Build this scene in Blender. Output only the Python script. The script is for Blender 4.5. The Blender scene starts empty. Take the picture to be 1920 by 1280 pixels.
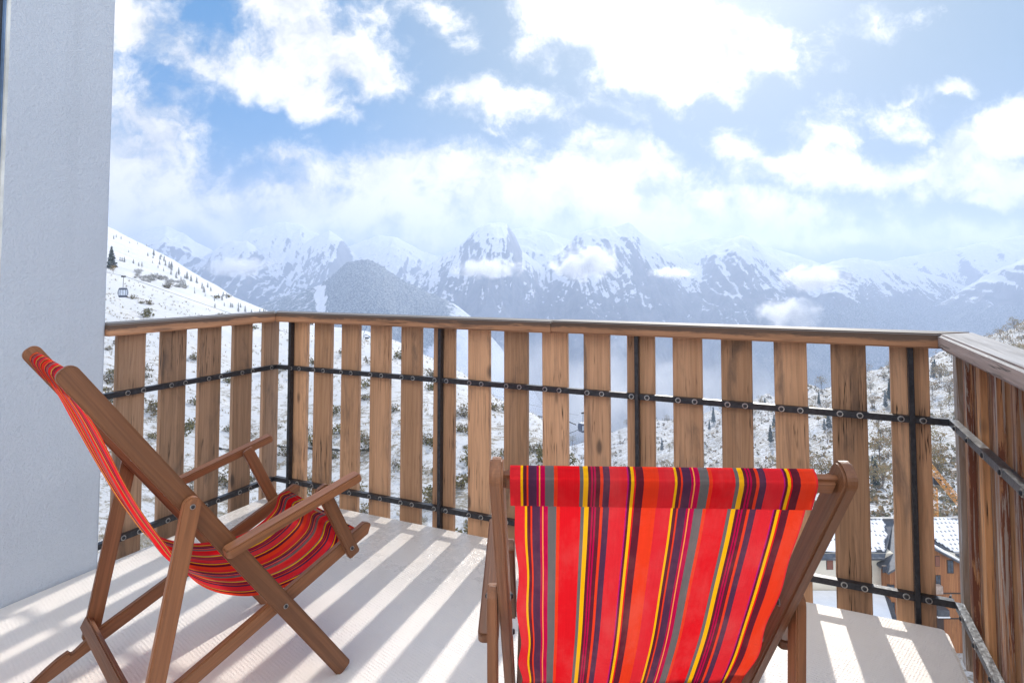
import bpy, bmesh, math, random
import numpy as np
from mathutils import Vector, Matrix
from math import radians, sin, cos, tan, pi, atan2, hypot
random.seed(7); rng = np.random.RandomState(11)
S = bpy.context.scene
COL = S.collection
# ------------------------------------------------------------------ camera
F, YAW, PITCH, VY, H = 1150.6, 0.4311, 0.0482, 460.7, 1.25
cam = bpy.data.cameras.new('camera'); co = bpy.data.objects.new('camera', cam); COL.objects.link(co)
co.location = (0, 0, H); co.rotation_euler = (pi/2 + PITCH, 0, YAW)
cam.sensor_width = 36; cam.lens = F*36/1920; cam.shift_y = -(640 - VY)/1920
cam.clip_start = 0.02; cam.clip_end = 60000
S.camera = co
def pix(px, py):
    """slope of the sight line through a photo pixel: (sideways, up) per metre ahead"""
    a, b = (px - 960)/F, (VY - py)/F
    dy = cos(PITCH) - b*sin(PITCH); dz = sin(PITCH) + b*cos(PITCH)
    return a/dy, dz/dy
def V(x, y, z):  # view-heading axes (x right, y ahead) -> world
    return Vector((x*cos(YAW) - y*sin(YAW), x*sin(YAW) + y*cos(YAW), z))
def at(px, py, d):
    u, v = pix(px, py); return V(u*d, d, H + v*d)
# ------------------------------------------------------------------ render / light
S.view_settings.view_transform = 'Standard'; S.view_settings.look = 'None'
S.view_settings.gamma = 1; S.view_settings.use_curve_mapping = False
S.view_settings.exposure = 1.3
S.cycles.use_denoising = True
S.cycles.max_bounces = 8; S.cycles.diffuse_bounces = 4; S.cycles.volume_bounces = 2
S.cycles.transparent_max_bounces = 16
SUN_AZ, SUN_EL = radians(5.3), radians(28.0)   # azimuth from +Y towards -X
sd = Vector((-sin(SUN_AZ)*cos(SUN_EL), cos(SUN_AZ)*cos(SUN_EL), sin(SUN_EL)))
sl = bpy.data.lights.new('sun', 'SUN'); so = bpy.data.objects.new('sun', sl); COL.objects.link(so)
sl.energy = 2.35; sl.angle = radians(1.1); sl.color = (1, .94, .86)
so.rotation_euler = (-sd).to_track_quat('-Z', 'Y').to_euler(); so.location = (0, 0, 40)
# ------------------------------------------------------------------ node helpers
class NT:
    def __init__(s, tree): s.t = tree; s.n = tree.nodes; s.l = tree.links; s.n.clear()
    def new(s, typ, **kw):
        nd = s.n.new(typ)
        for k, v in kw.items():
            if k.startswith('i_'):
                key = k[2:]; key = int(key) if key.isdigit() else key.replace('_', ' ')
                s.set(nd.inputs[key], v)
            else: setattr(nd, k, v)
        return nd
    def set(s, inp, v):
        if isinstance(v, bpy.types.NodeSocket): s.l.new(v, inp)
        elif isinstance(v, bpy.types.Node): s.l.new(v.outputs[0], inp)
        else:
            if inp.type == 'RGBA' and hasattr(v, '__len__') and len(v) == 3: v = (*v, 1)
            inp.default_value = v
    def m(s, op, a, b=0.0, c=None, clamp=False):
        nd = s.n.new('ShaderNodeMath'); nd.operation = op; nd.use_clamp = clamp
        s.set(nd.inputs[0], a); s.set(nd.inputs[1], b)
        if c is not None: s.set(nd.inputs[2], c)
        return nd.outputs[0]
    def vm(s, op, a, b=(0, 0, 0), out=0):
        nd = s.n.new('ShaderNodeVectorMath'); nd.operation = op
        s.set(nd.inputs[0], a); s.set(nd.inputs[1], b)
        return nd.outputs[out]
    def mix(s, f, a, b, mode='MIX'):
        nd = s.n.new('ShaderNodeMix'); nd.data_type = 'RGBA'; nd.blend_type = mode
        s.set(nd.inputs[0], f); s.set(nd.inputs[6], a); s.set(nd.inputs[7], b)
        return nd.outputs[2]
    def noise(s, vec, scale, detail=4, rough=.55, dist=0.0, out=0):
        nd = s.n.new('ShaderNodeTexNoise'); s.set(nd.inputs['Vector'], vec)
        nd.inputs['Scale'].default_value = scale; nd.inputs['Detail'].default_value = detail
        nd.inputs['Roughness'].default_value = rough; nd.inputs['Distortion'].default_value = dist
        return nd.outputs[out]
    def sstep(s, x, a, b):
        nd = s.n.new('ShaderNodeMapRange'); nd.interpolation_type = 'SMOOTHSTEP'
        s.set(nd.inputs[0], x); nd.inputs[1].default_value = a; nd.inputs[2].default_value = b
        return nd.outputs[0]
    def mapping(s, vec, loc=(0, 0, 0), rot=(0, 0, 0), sc=(1, 1, 1), typ='POINT'):
        nd = s.n.new('ShaderNodeMapping'); nd.vector_type = typ
        s.set(nd.inputs[0], vec); nd.inputs[1].default_value = loc; nd.inputs[2].default_value = rot; nd.inputs[3].default_value = sc
        return nd.outputs[0]
def material(name):
    m = bpy.data.materials.new(name); m.use_nodes = True
    return m, NT(m.node_tree)
def finish(t, shader, disp=None):
    o = t.new('ShaderNodeOutputMaterial'); t.l.new(shader, o.inputs[0]); return o
def bsdf(t, col, rough=.6, spec=.3, bump=None, bstr=.3, bdist=.01, **kw):
    p = t.new('ShaderNodeBsdfPrincipled'); t.set(p.inputs['Base Color'], col); t.set(p.inputs['Roughness'], rough)
    p.inputs['Specular IOR Level'].default_value = spec
    for k, v in kw.items(): t.set(p.inputs[k.replace('_', ' ')], v)
    if bump is not None:
        b = t.new('ShaderNodeBump'); b.inputs['Strength'].default_value = bstr; b.inputs['Distance'].default_value = bdist
        t.set(b.inputs['Height'], bump); t.l.new(b.outputs[0], p.inputs['Normal'])
    return p.outputs[0]
# ------------------------------------------------------------------ world: sky with clouds
SKY = 0.085
w = bpy.data.worlds.new('World'); S.world = w; w.use_nodes = True
t = NT(w.node_tree)
sky = t.new('ShaderNodeTexSky', sky_type='NISHITA', sun_disc=False, sun_elevation=SUN_EL, sun_rotation=-SUN_AZ,
            altitude=1800, air_density=1.0, dust_density=.3, ozone_density=1.0)
tc = t.new('ShaderNodeTexCoord'); D = tc.outputs['Generated']
rt = (cos(YAW), sin(YAW), 0); fw = (-sin(YAW), cos(YAW), 0)
df = t.vm('DOT_PRODUCT', D, fw, 1); dfc = t.m('MAXIMUM', df, 0.12)
uu = t.m('DIVIDE', t.vm('DOT_PRODUCT', D, rt, 1), dfc)
vv = t.m('DIVIDE', t.vm('DOT_PRODUCT', D, (0, 0, 1), 1), dfc)
cx = t.new('ShaderNodeCombineXYZ'); t.l.new(uu, cx.inputs[0]); t.l.new(vv, cx.inputs[1]); P = cx.outputs[0]
# warp the cloud shapes so their outlines billow
n1 = t.new('ShaderNodeTexNoise'); t.set(n1.inputs['Vector'], P); n1.inputs['Scale'].default_value = 7; n1.inputs['Detail'].default_value = 6; n1.inputs['Roughness'].default_value = .6
wv = t.vm('SCALE', t.vm('SUBTRACT', n1.outputs[1], (.5, .5, .5)), (0, 0, 0)); wv.node.inputs[3].default_value = .13
PW = t.vm('ADD', P, wv)
BL = [ # photo x, y, half width, half height, tilt (deg, + = falls to the right), strength
 (590,80,165,92,18,1),(520,140,140,62,14,.95),(690,130,80,56,8,1),(575,185,75,38,20,.8),(640,205,60,22,25,.45),(560,10,110,60,0,.9),
 (245,30,100,80,10,.75),(330,100,110,42,30,.5),(235,210,110,90,0,.55),(230,330,190,120,10,.8),(290,250,120,70,35,.75),(360,320,60,40,0,.6),(240,420,260,70,0,.8),
 (1150,40,190,85,20,1.1),(1300,85,205,95,8,1.2),(1020,15,90,62,30,.9),(1410,110,100,64,0,1.1),(1240,145,130,42,5,.9),(1000,75,50,50,40,.5),
 (935,190,120,34,8,.75),(1010,185,52,34,10,.7),(865,180,58,22,5,.7),(925,235,28,10,10,.4),
 (820,20,62,34,25,.65),(872,80,22,34,-35,.45),(700,10,60,30,10,.5),
 (1165,198,60,22,22,.6),(1115,245,28,15,20,.5),(1290,315,32,14,5,.5),(1070,190,24,10,10,.3),
 (1640,48,80,26,-4,.45),(1780,154,50,17,-10,.75),(1690,165,22,10,0,.25),
 (1905,235,120,66,-25,1.1),(1820,290,150,60,-22,1.1),(1890,325,150,48,0,1),(1730,330,100,34,-10,.8),(1860,372,50,14,10,.6),
 (800,335,360,62,-4,.8),(540,300,70,20,5,.5),(620,395,420,62,0,.75),(1000,370,360,84,-6,.85),(1160,285,110,48,-5,.9),(1090,260,60,20,0,.5),(1300,400,320,58,3,1),
 (1560,250,70,58,-35,.55),(1660,215,60,32,-10,.4),(1720,250,40,22,0,.35),(1470,315,150,36,-4,.6),(1390,285,50,34,0,.45),(1600,340,170,40,0,.75),(1250,432,170,38,0,1.1),
 (450,425,330,44,0,.7),(700,405,260,50,0,.65),(1450,440,140,24,8,.7),(1620,445,130,24,8,.7),(1800,450,200,30,0,.75),(1120,330,200,60,0,.9),
]
field = None
for (bx, by, rx, ry, tl, st) in BL:
    u, v = pix(bx, by)
    q = t.mapping(PW, (u, v, 0), (0, 0, radians(-tl)), (rx/F*1.18, ry/F*1.18, 1), 'TEXTURE')
    q = t.vm('MULTIPLY', q, (1, 1, 0))
    e = t.m('MULTIPLY', t.m('SUBTRACT', 1.0, t.vm('LENGTH', q, out=1)), st)
    field = e if field is None else t.m('SMOOTH_MAX', field, e, .12)
field = t.m('MAXIMUM', field, -.6)
fb = t.noise(P, 13, 9, .62, .35)
fb2 = t.noise(PW, 38, 8, .68)
f1 = t.m('ADD', field, t.m('MULTIPLY', t.m('SUBTRACT', fb, .5), 1.5))
f1 = t.m('ADD', f1, t.m('MULTIPLY', t.m('SUBTRACT', fb2, .5), .80))
dens = t.sstep(f1, -.12, .62)
# away from the view: plain broken cloud all round
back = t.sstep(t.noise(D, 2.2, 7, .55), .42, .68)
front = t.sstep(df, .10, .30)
mx = t.new('ShaderNodeMix'); mx.data_type = 'FLOAT'; t.set(mx.inputs[0], front); t.set(mx.inputs[2], back); t.set(mx.inputs[3], dens)
dens = mx.outputs[0]
# cloud radiance: thick parts greyer below, brilliant near the sun
cs = t.vm('DOT_PRODUCT', D, tuple(sd), 1)
near = t.m('POWER', t.m('MAXIMUM', cs, 0.0), 14.0)
shade = t.sstep(t.m('ADD', t.noise(PW, 6.5, 8, .62), t.m('MULTIPLY', dens, .10)), .44, .66)
ccol = t.mix(shade, (.265/SKY, .285/SKY, .31/SKY), (.50/SKY, .485/SKY, .465/SKY))
ccol = t.mix(1.0, ccol, t.mix(near, (1, 1, 1), (1.5, 1.48, 1.44)), 'MULTIPLY')
# unseen clouds behind the viewer, brightened as added fill for slats and floor
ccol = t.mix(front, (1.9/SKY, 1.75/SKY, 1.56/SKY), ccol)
# blue sky pulled towards the photo's clear alpine blue, whiter close to the sun and to the horizon
tgt = t.mix(t.sstep(cs, .74, .985), (.006/SKY, .100/SKY, .245/SKY), (.125/SKY, .175/SKY, .225/SKY))
tgt = t.mix(t.sstep(vv, .22, .02), tgt, (.14/SKY, .17/SKY, .22/SKY))
glow = t.m('MULTIPLY', t.m('POWER', t.m('MAXIMUM', cs, 0.0), 46.0), .55)
tgt = t.mix(glow, tgt, (.55/SKY, .56/SKY, .56/SKY))
skyc = t.mix(.95, t.vm('MINIMUM', sky.outputs[0], (.3/SKY, .4/SKY, .5/SKY)), tgt)
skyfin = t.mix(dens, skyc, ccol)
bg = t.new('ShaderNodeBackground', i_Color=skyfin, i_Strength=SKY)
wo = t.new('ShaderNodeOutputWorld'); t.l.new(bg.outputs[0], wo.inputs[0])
# ------------------------------------------------------------------ materials
def wood_mat(name, a, b, dark=(.05, .04, .035), stain=(.16, .14, .13), stain_amt=.5, crack=.5, rough=.65, knots=True, grey_top=None, coarse=1.0, spec=.25, patches=None, ring=.14, finea=.22, stain_edge=False, tone0=.62):
    m, t = material(name)
    tc = t.new('ShaderNodeTexCoord'); oi = t.new('ShaderNodeObjectInfo')
    off = t.vm('SCALE', (13.7, 7.1, 31.3), (0, 0, 0)); t.set(off.node.inputs[3], oi.outputs['Random'])
    co_ = t.vm('ADD', tc.outputs['Object'], off)
    g = t.mapping(co_, sc=(26*coarse, 26*coarse, 1.1))
    n = t.noise(g, 1.0, 7, .62, 1.2)
    fine = t.noise(t.mapping(co_, sc=(220, 220, 5)), 1.0, 3, .6)
    col = t.mix(t.sstep(n, .3, .7), a, b)
    col = t.mix(t.m('MULTIPLY', t.sstep(fine, .45, .8), finea), col, dark)
    # growth-ring figure
    wvn = t.new('ShaderNodeTexWave', wave_type='RINGS', rings_direction='Z'); t.set(wvn.inputs['Vector'], t.mapping(co_, loc=(.1, 0, 0), sc=(1, 1, .06)))
    wvn.inputs['Scale'].default_value = 17; wvn.inputs['Distortion'].default_value = 14; wvn.inputs['Detail'].default_value = 3; wvn.inputs['Detail Scale'].default_value = 1.4
    col = t.mix(t.m('MULTIPLY', t.sstep(wvn.outputs[1], .62, .95), ring), col, dark)
    # long drying cracks
    cr = t.noise(t.mapping(co_, sc=(38, 38, .8)), 1.0, 4, .6, .3)
    crk = t.m('SUBTRACT', 1.0, t.sstep(t.m('ABSOLUTE', t.m('SUBTRACT', cr, .5)), .0, .016))
    crm = t.m('MULTIPLY', t.m('MULTIPLY', crk, t.sstep(t.noise(co_, 3.2, 3), .52, .62)), crack)
    col = t.mix(crm, col, (.015, .012, .01))
    if knots:
        vo = t.new('ShaderNodeTexVoronoi'); t.set(vo.inputs['Vector'], t.mapping(co_, sc=(7, 7, 2.6))); vo.inputs['Scale'].default_value = 1.0
        kd = t.m('ADD', vo.outputs['Distance'], t.m('MULTIPLY', t.m('SUBTRACT', fine, .5), .07))
        kn = t.m('SUBTRACT', 1.0, t.sstep(kd, .05, .13))
        col = t.mix(t.m('MULTIPLY', kn, .75), col, dark)
    sn = t.noise(t.mapping(co_, sc=(9, 9, 1.8)), 1.0, 6, .65, .6)
    col = t.mix(t.m('MULTIPLY', t.sstep(sn, .52, .74), stain_amt), col, stain)
    if patches:
        pn = t.noise(t.mapping(co_, sc=(34, 34, 2.2)), 1.0, 9, .72, .8)
        for (lo, hi, pc) in patches: col = t.mix(t.m('MULTIPLY', t.sstep(pn, lo, hi), .92), col, pc); pn = t.noise(t.mapping(t.vm('ADD', co_, (5.3, 2.2, 9.1)), sc=(46, 46, 2.0)), 1.0, 9, .74, .8)
    if stain_edge:   # black weather stain creeping down from the upper edge of the rail (local +y or -y is up: use world height)
        ge0 = t.new('ShaderNodeNewGeometry'); sz = t.new('ShaderNodeSeparateXYZ'); t.l.new(ge0.outputs['Position'], sz.inputs[0])
        en = t.noise(t.mapping(co_, sc=(30, 30, 5)), 1.0, 5, .7, .5)
        em = t.sstep(t.m('ADD', sz.outputs[2], t.m('MULTIPLY', t.m('SUBTRACT', en, .5), .055)), 1.006, 1.020)
        col = t.mix(t.m('MULTIPLY', em, .82), col, (.075, .062, .056))
    # each piece of timber its own tone
    tone = t.m('ADD', tone0, t.m('MULTIPLY', oi.outputs['Random'], .55))
    cm = t.new('ShaderNodeCombineXYZ'); [t.l.new(tone, cm.inputs[i]) for i in range(3)]
    col = t.mix(1.0, col, cm.outputs[0], 'MULTIPLY')
    if grey_top:
        ge = t.new('ShaderNodeNewGeometry'); sx = t.new('ShaderNodeSeparateXYZ'); t.l.new(ge.outputs['Normal'], sx.inputs[0])
        gm = t.sstep(t.m('ADD', sx.outputs[2], t.m('MULTIPLY', t.m('SUBTRACT', sn, .5), 1.0)), .15, .7)
        gr = t.mix(t.sstep(n, .35, .7), grey_top, tuple(c*.55 for c in grey_top))
        col = t.mix(t.m('MULTIPLY', gm, .95), col, gr)
    h = t.m('ADD', t.m('MULTIPLY', fine, .5), t.m('SUBTRACT', n, crm))
    finish(t, bsdf(t, col, t.m('ADD', rough, t.m('MULTIPLY', t.m('SUBTRACT', n, .5), .3)), spec, h, .35, .004))
    return m
M = {}
M['slat'] = wood_mat('slat_wood', (.57, .335, .195), (.44, .25, .14), stain=(.14, .10, .078), stain_amt=.88, crack=1.0)
M['slat_worn'] = wood_mat('worn_slat_wood', (.42, .26, .165), (.30, .185, .115), stain=(.10, .08, .07), stain_amt=.85, crack=1.0)
M['rail'] = wood_mat('handrail_wood', (.58, .31, .17), (.46, .235, .125), stain=(.07, .055, .05), stain_amt=.8, crack=.8, knots=False, grey_top=(.17, .165, .165), stain_edge=True)
M['board'] = wood_mat('peeling_board', (.48, .24, .115), (.36, .18, .09), stain=(.27, .24, .215), stain_amt=.8, crack=1.0, coarse=1.3, finea=.5, ring=.3,
                      patches=[(.49, .52, (.15, .05, .03)), (.53, .56, (.36, .31, .27))])
M['board_grey'] = wood_mat('grey_board', (.30, .27, .25), (.22, .15, .10), stain=(.45, .44, .46), stain_amt=.8, crack=.8, coarse=1.3, patches=[(.55, .62, (.40, .38, .38))])
M['board_orange'] = wood_mat('bare_board', (.60, .31, .14), (.48, .235, .105), stain=(.24, .11, .06), stain_amt=.5, crack=1.0, coarse=1.3, finea=.5, patches=[(.62, .68, (.16, .05, .03))])
M['teak'] = wood_mat('chair_wood', (.31, .128, .054), (.21, .084, .036), dark=(.06, .03, .018), stain=(.17, .10, .06), stain_amt=.4, crack=.1, rough=.42, knots=False, spec=.45, coarse=1.6)
def simple(name, col, rough=.5, metal=0, nscale=30, namt=.25, bump=0, spec=.4, coord='Object'):
    m, t = material(name); tc = t.new('ShaderNodeTexCoord')
    n = t.noise(tc.outputs[coord], nscale, 5, .6)
    c = t.mix(t.sstep(n, .3, .7), tuple(x*(1 - namt) for x in col), tuple(min(1, x*(1 + namt*.6)) for x in col))
    finish(t, bsdf(t, c, t.m('ADD', rough, t.m('MULTIPLY', t.m('SUBTRACT', n, .5), .3)), spec, n if bump else None, bump or .1, .01, Metallic=metal)); return m
M['iron'] = simple('dark_painted_iron', (.035, .036, .042), .38, .3, 60, .4, .15)
M['galv'] = simple('galvanised_strip', (.11, .12, .135), .35, .6, 70, .5, .2)
M['bolt'] = simple('zinc_bolt', (.42, .41, .40), .35, .8, 200, .3)
M['wall'] = None
def stucco(name, col, sc=95, st=.55):
    m, t = material(name); tc = t.new('ShaderNodeTexCoord'); O = tc.outputs['Object']
    n = t.noise(O, sc, 3, .75); big = t.noise(O, 1.6, 5, .6); drip = t.noise(t.mapping(O, sc=(9, 9, .5)), 1, 4, .6)
    c = t.mix(t.m('MULTIPLY', t.sstep(big, .4, .7), .35), col, tuple(x*.88 for x in col))
    c = t.mix(t.m('MULTIPLY', t.sstep(drip, .55, .75), .18), c, tuple(x*.78 for x in col))
    c = t.mix(t.m('MULTIPLY', t.sstep(n, .42, .72), .15), c, tuple(x*.66 for x in col))
    finish(t, bsdf(t, c, .9, .15, n, st, .012)); return m
M['wall'] = stucco('white_stucco', (.53, .585, .655))
def floor_mat():
    m, t = material('floor_coating'); tc = t.new('ShaderNodeTexCoord'); O = tc.outputs['Object']
    big = t.noise(O, 2.2, 6, .6, .4); spk = t.noise(O, 120, 3, .7); mid = t.noise(O, 14, 5, .65)
    # knurled anti-slip weave, worn smooth in places
    a = t.new('ShaderNodeTexWave', bands_direction='X'); t.set(a.inputs['Vector'], t.mapping(O, rot=(0, 0, .35))); a.inputs['Scale'].default_value = 34; a.inputs['Distortion'].default_value = 2.2; a.inputs['Detail'].default_value = 2; a.inputs['Detail Scale'].default_value = 3
    b = t.new('ShaderNodeTexWave', bands_direction='Y'); t.set(b.inputs['Vector'], t.mapping(O, rot=(0, 0, .30))); b.inputs['Scale'].default_value = 26; b.inputs['Distortion'].default_value = 2.6; b.inputs['Detail'].default_value = 2; b.inputs['Detail Scale'].default_value = 3
    wear = t.sstep(big, .36, .6)
    hh = t.m('MULTIPLY', t.m('MULTIPLY', a.outputs[1], b.outputs[1]), t.m('ADD', .25, t.m('MULTIPLY', wear, .75)))
    brk = t.sstep(t.noise(O, 42, 3, .6), .34, .60)
    hh = t.m('ADD', t.m('MULTIPLY', hh, brk), t.m('MULTIPLY', mid, .6))
    c = t.mix(t.sstep(big, .35, .65), (.74, .69, .635), (.80, .755, .71))
    c = t.mix(t.m('MULTIPLY', t.sstep(spk, .64, .74), .30), c, (.30, .27, .25))
    c = t.mix(t.m('MULTIPLY', t.sstep(t.noise(O, 5.5, 7, .7, .8), .6, .76), .28), c, (.46, .43, .39))
    c = t.mix(t.m('MULTIPLY', t.m('SUBTRACT', 1.0, t.m('MULTIPLY', a.outputs[1], b.outputs[1])), t.m('MULTIPLY', wear, .035)), c, (.40, .38, .36))
    vo = t.new('ShaderNodeTexVoronoi'); t.set(vo.inputs['Vector'], O); vo.inputs['Scale'].default_value = 5.5
    c = t.mix(t.m('MULTIPLY', t.m('SUBTRACT', 1.0, t.sstep(vo.outputs['Distance'], .02, .05)), t.m('MULTIPLY', t.sstep(t.noise(O, 3.0, 2), .5, .6), .7)), c, (.18, .15, .13))
    sx = t.new('ShaderNodeSeparateXYZ'); t.l.new(O, sx.inputs[0])
    wet = t.m('MULTIPLY', t.sstep(t.m('ADD', sx.outputs[1], t.m('MULTIPLY', t.m('SUBTRACT', big, .5), 1.4)), 1.75, 2.35), t.m('SUBTRACT', 1.0, t.sstep(sx.outputs[0], -.9, -.2)))
    ro = t.m('SUBTRACT', t.m('ADD', .50, t.m('MULTIPLY', mid, .25)), t.m('MULTIPLY', wet, .36))
    finish(t, bsdf(t, t.mix(t.m('MULTIPLY', wet, .45), c, (.47, .45, .43)), ro, .45, hh, .40, .006)); return m
M['floor'] = floor_mat()
def fabric(name, trans=.52, dim=1.0):
    m, t = material(name)
    uv = t.new('ShaderNodeUVMap'); uv.uv_map = 'UVMap'
    sx = t.new('ShaderNodeSeparateXYZ'); t.l.new(uv.outputs[0], sx.inputs[0])
    tn = t.noise(t.mapping(uv.outputs[0], sc=(0, 9, 0)), 1, 2)
    fr = t.m('FRACT', t.m('MULTIPLY', t.m('ADD', sx.outputs[0], 0.0), 1.98))
    R, R2, OR, YE, MA, PU, CR, GR, MG, LO = (.64, .010, .016), (.62, .022, .030), (.70, .042, .014), (.80, .40, .006), (.10, .014, .026), (.075, .026, .060), (.42, .004, .055), (.125, .115, .115), (.42, .012, .16), (.85, .30, .06)
    st = [(0, R2), (.068, YE), (.0855, MA), (.109, OR), (.121, PU), (.175, CR), (.191, LO), (.196, CR), (.230, GR), (.289, OR), (.309, R), (.454, GR), (.480, YE), (.5105, MA), (.529, CR), (.5395, MA), (.55, CR), (.562, MA), (.588, OR), (.608, PU), (.649, R2), (.763, MG), (.770, MA), (.7855, YE), (.8066, R), (.82, MA), (.868, OR), (.967, R2)]
    rp = t.new('ShaderNodeValToRGB'); cr = rp.color_ramp; cr.interpolation = 'CONSTANT'
    while len(cr.elements) < len(st): cr.elements.new(.5)
    for e, (p, c) in zip(cr.elements, st): e.position = p
    for e, (p, c) in zip(cr.elements, st): e.color = (*[x*dim for x in c], 1)
    t.l.new(fr, rp.inputs[0])
    th = t.noise(t.mapping(uv.outputs[0], sc=(900, 1400, 1)), 1, 2, .6)
    th2 = t.noise(t.mapping(uv.outputs[0], sc=(260, 6, 1)), 1, 3, .6)
    c = t.mix(t.m('MULTIPLY', t.sstep(t.m('ADD', t.m('MULTIPLY', th, .5), t.m('MULTIPLY', th2, .5)), .35, .65), .22), rp.outputs[0], t.mix(1.0, rp.outputs[0], (.55, .55, .6), 'MULTIPLY'))
    fade = t.noise(t.mapping(uv.outputs[0], sc=(5, 4, 1)), 1, 5, .65)
    c = t.mix(t.m('MULTIPLY', t.sstep(fade, .42, .72), .22), c, t.mix(.5, c, (.62, .30, .26)))
    wr = t.noise(t.mapping(uv.outputs[0], sc=(3.2, 7, 1)), 1, 4, .6, .8)
    bp0 = t.new('ShaderNodeBump'); bp0.inputs['Strength'].default_value = .5; bp0.inputs['Distance'].default_value = .012; t.set(bp0.inputs['Height'], wr)
    bp = t.new('ShaderNodeBump'); bp.inputs['Strength'].default_value = .3; bp.inputs['Distance'].default_value = .001; t.set(bp.inputs['Height'], th); t.l.new(bp0.outputs[0], bp.inputs['Normal'])
    d = t.new('ShaderNodeBsdfDiffuse', i_Color=c); t.l.new(bp.outputs[0], d.inputs['Normal'])
    tr = t.new('ShaderNodeBsdfTranslucent', i_Color=c); t.l.new(bp.outputs[0], tr.inputs['Normal'])
    ms = t.new('ShaderNodeMixShader'); ms.inputs[0].default_value = trans; t.l.new(d.outputs[0], ms.inputs[1]); t.l.new(tr.outputs[0], ms.inputs[2])
    finish(t, ms.outputs[0]); return m
M['fabric'] = fabric('striped_canvas', .56)
M['hem'] = fabric('striped_canvas_hem', .15, 1.0)
# ------------------------------------------------------------------ object helpers
def link(name, me, parent=None, mat=None):
    o = bpy.data.objects.new(name, me); COL.objects.link(o)
    if parent is not None: o.parent = parent
    if mat is not None and me is not None and not me.materials: me.materials.append(mat)
    return o
def tag(o, label=None, cat=None, group=None, kind=None):
    for k, v in (('label', label), ('category', cat), ('group', group), ('kind', kind)):
        if v: o[k] = v
    return o
def empty(name, loc, rz, label, cat, group=None):
    o = bpy.data.objects.new(name, None); COL.objects.link(o); o.location = loc; o.rotation_euler = (0, 0, rz); o.empty_display_size = .2
    return tag(o, label, cat, group)
def bm_me(bm, name, smooth=False):
    me = bpy.data.meshes.new(name); bm.normal_update(); bm.to_mesh(me); bm.free()
    if smooth:
        for p in me.polygons: p.use_smooth = True
    return me
def prism_bm(poly, thick, bevel=0.0, seg=2):
    """poly in (x,z), extruded along y, centred"""
    bm = bmesh.new()
    a = [bm.verts.new((x, -thick/2, z)) for x, z in poly]; b = [bm.verts.new((x, thick/2, z)) for x, z in poly]
    bm.faces.new(a); bm.faces.new(b[::-1]); n = len(poly)
    for i in range(n): bm.faces.new((a[i], b[i], b[(i+1) % n], a[(i+1) % n]))
    bmesh.ops.recalc_face_normals(bm, faces=bm.faces)
    if bevel > 0:
        es = [e for e in bm.edges if (e.verts[0].co.y*e.verts[1].co.y > 0) and len(e.link_faces) == 2]
        bmesh.ops.bevel(bm, geom=es, offset=bevel, segments=seg, affect='EDGES', clamp_overlap=True)
    return bm
def stad(L, wdt, r0=0.0, r1=0.0, n=7):
    h = wdt/2; pts = []
    def cap(zc, sgn, r):
        if r <= 0: return [(h*sgn, zc), (-h*sgn, zc)]
        r = min(r, h); o = []
        for (cxx, a0) in ((h - r, 0), (-(h - r), pi/2)):
            for i in range(n):
                a = a0 + pi/2*i/(n-1); o.append((cxx + r*cos(a), r*sin(a)))
        return [(x*sgn, zc - sgn*r + sgn*z) if True else 0 for x, z in o]
    return cap(L, 1, r1) + cap(0, -1, r0)
def frame_matrix(P0, P1, wdir):
    z = (Vector(P1) - Vector(P0)).normalized(); x = Vector(wdir); x = (x - z*x.dot(z)).normalized(); y = z.cross(x)
    m = Matrix.Identity(4)
    for i in range(3): m[i][0], m[i][1], m[i][2], m[i][3] = x[i], y[i], z[i], P0[i]
    return m
FM = {}
def beam(name, parent, P0, P1, wdir, wdt, thick, mat, r0=0.0, r1=0.0, bevel=.003, poly=None):
    L = (Vector(P1) - Vector(P0)).length
    me = bm_me(prism_bm(poly or stad(L, wdt, r0, r1), thick, bevel), name)
    o = link(name, me, parent, mat); fm = frame_matrix(P0, P1, wdir); o.matrix_local = fm; FM[o.name] = fm; return o
def box_bm(bm, x0, x1, y0, y1, z0, z1):
    vs = [bm.verts.new(p) for p in ((x0,y0,z0),(x1,y0,z0),(x1,y1,z0),(x0,y1,z0),(x0,y0,z1),(x1,y0,z1),(x1,y1,z1),(x0,y1,z1))]
    for f in ((3,2,1,0),(4,5,6,7),(0,1,5,4),(1,2,6,5),(2,3,7,6),(3,0,4,7)): bm.faces.new([vs[i] for i in f])
def box(name, parent, dims, mat, bevel=0.0, seg=2):
    bm = bmesh.new(); box_bm(bm, *dims)
    if bevel: bmesh.ops.bevel(bm, geom=list(bm.edges), offset=bevel, segments=seg, affect='EDGES')
    return link(name, bm_me(bm, name), parent, mat)
def tube_bm(bm, pts, r, n=6, cap=True):
    pts = [Vector(p) for p in pts]; rings = []
    for i, p in enumerate(pts):
        d = (pts[min(i+1, len(pts)-1)] - pts[max(i-1, 0)]).normalized()
        a = d.orthogonal().normalized() if abs(d.z) > .9 else d.cross(Vector((0, 0, 1))).normalized(); b = d.cross(a)
        rr = r[i] if hasattr(r, '__len__') else r
        rings.append([bm.verts.new(p + a*cos(2*pi*k/n)*rr + b*sin(2*pi*k/n)*rr) for k in range(n)])
    for i in range(len(rings)-1):
        for k in range(n): bm.faces.new((rings[i][k], rings[i][(k+1) % n], rings[i+1][(k+1) % n], rings[i+1][k]))
    if cap: bm.faces.new(rings[0][::-1]); bm.faces.new(rings[-1])
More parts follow.
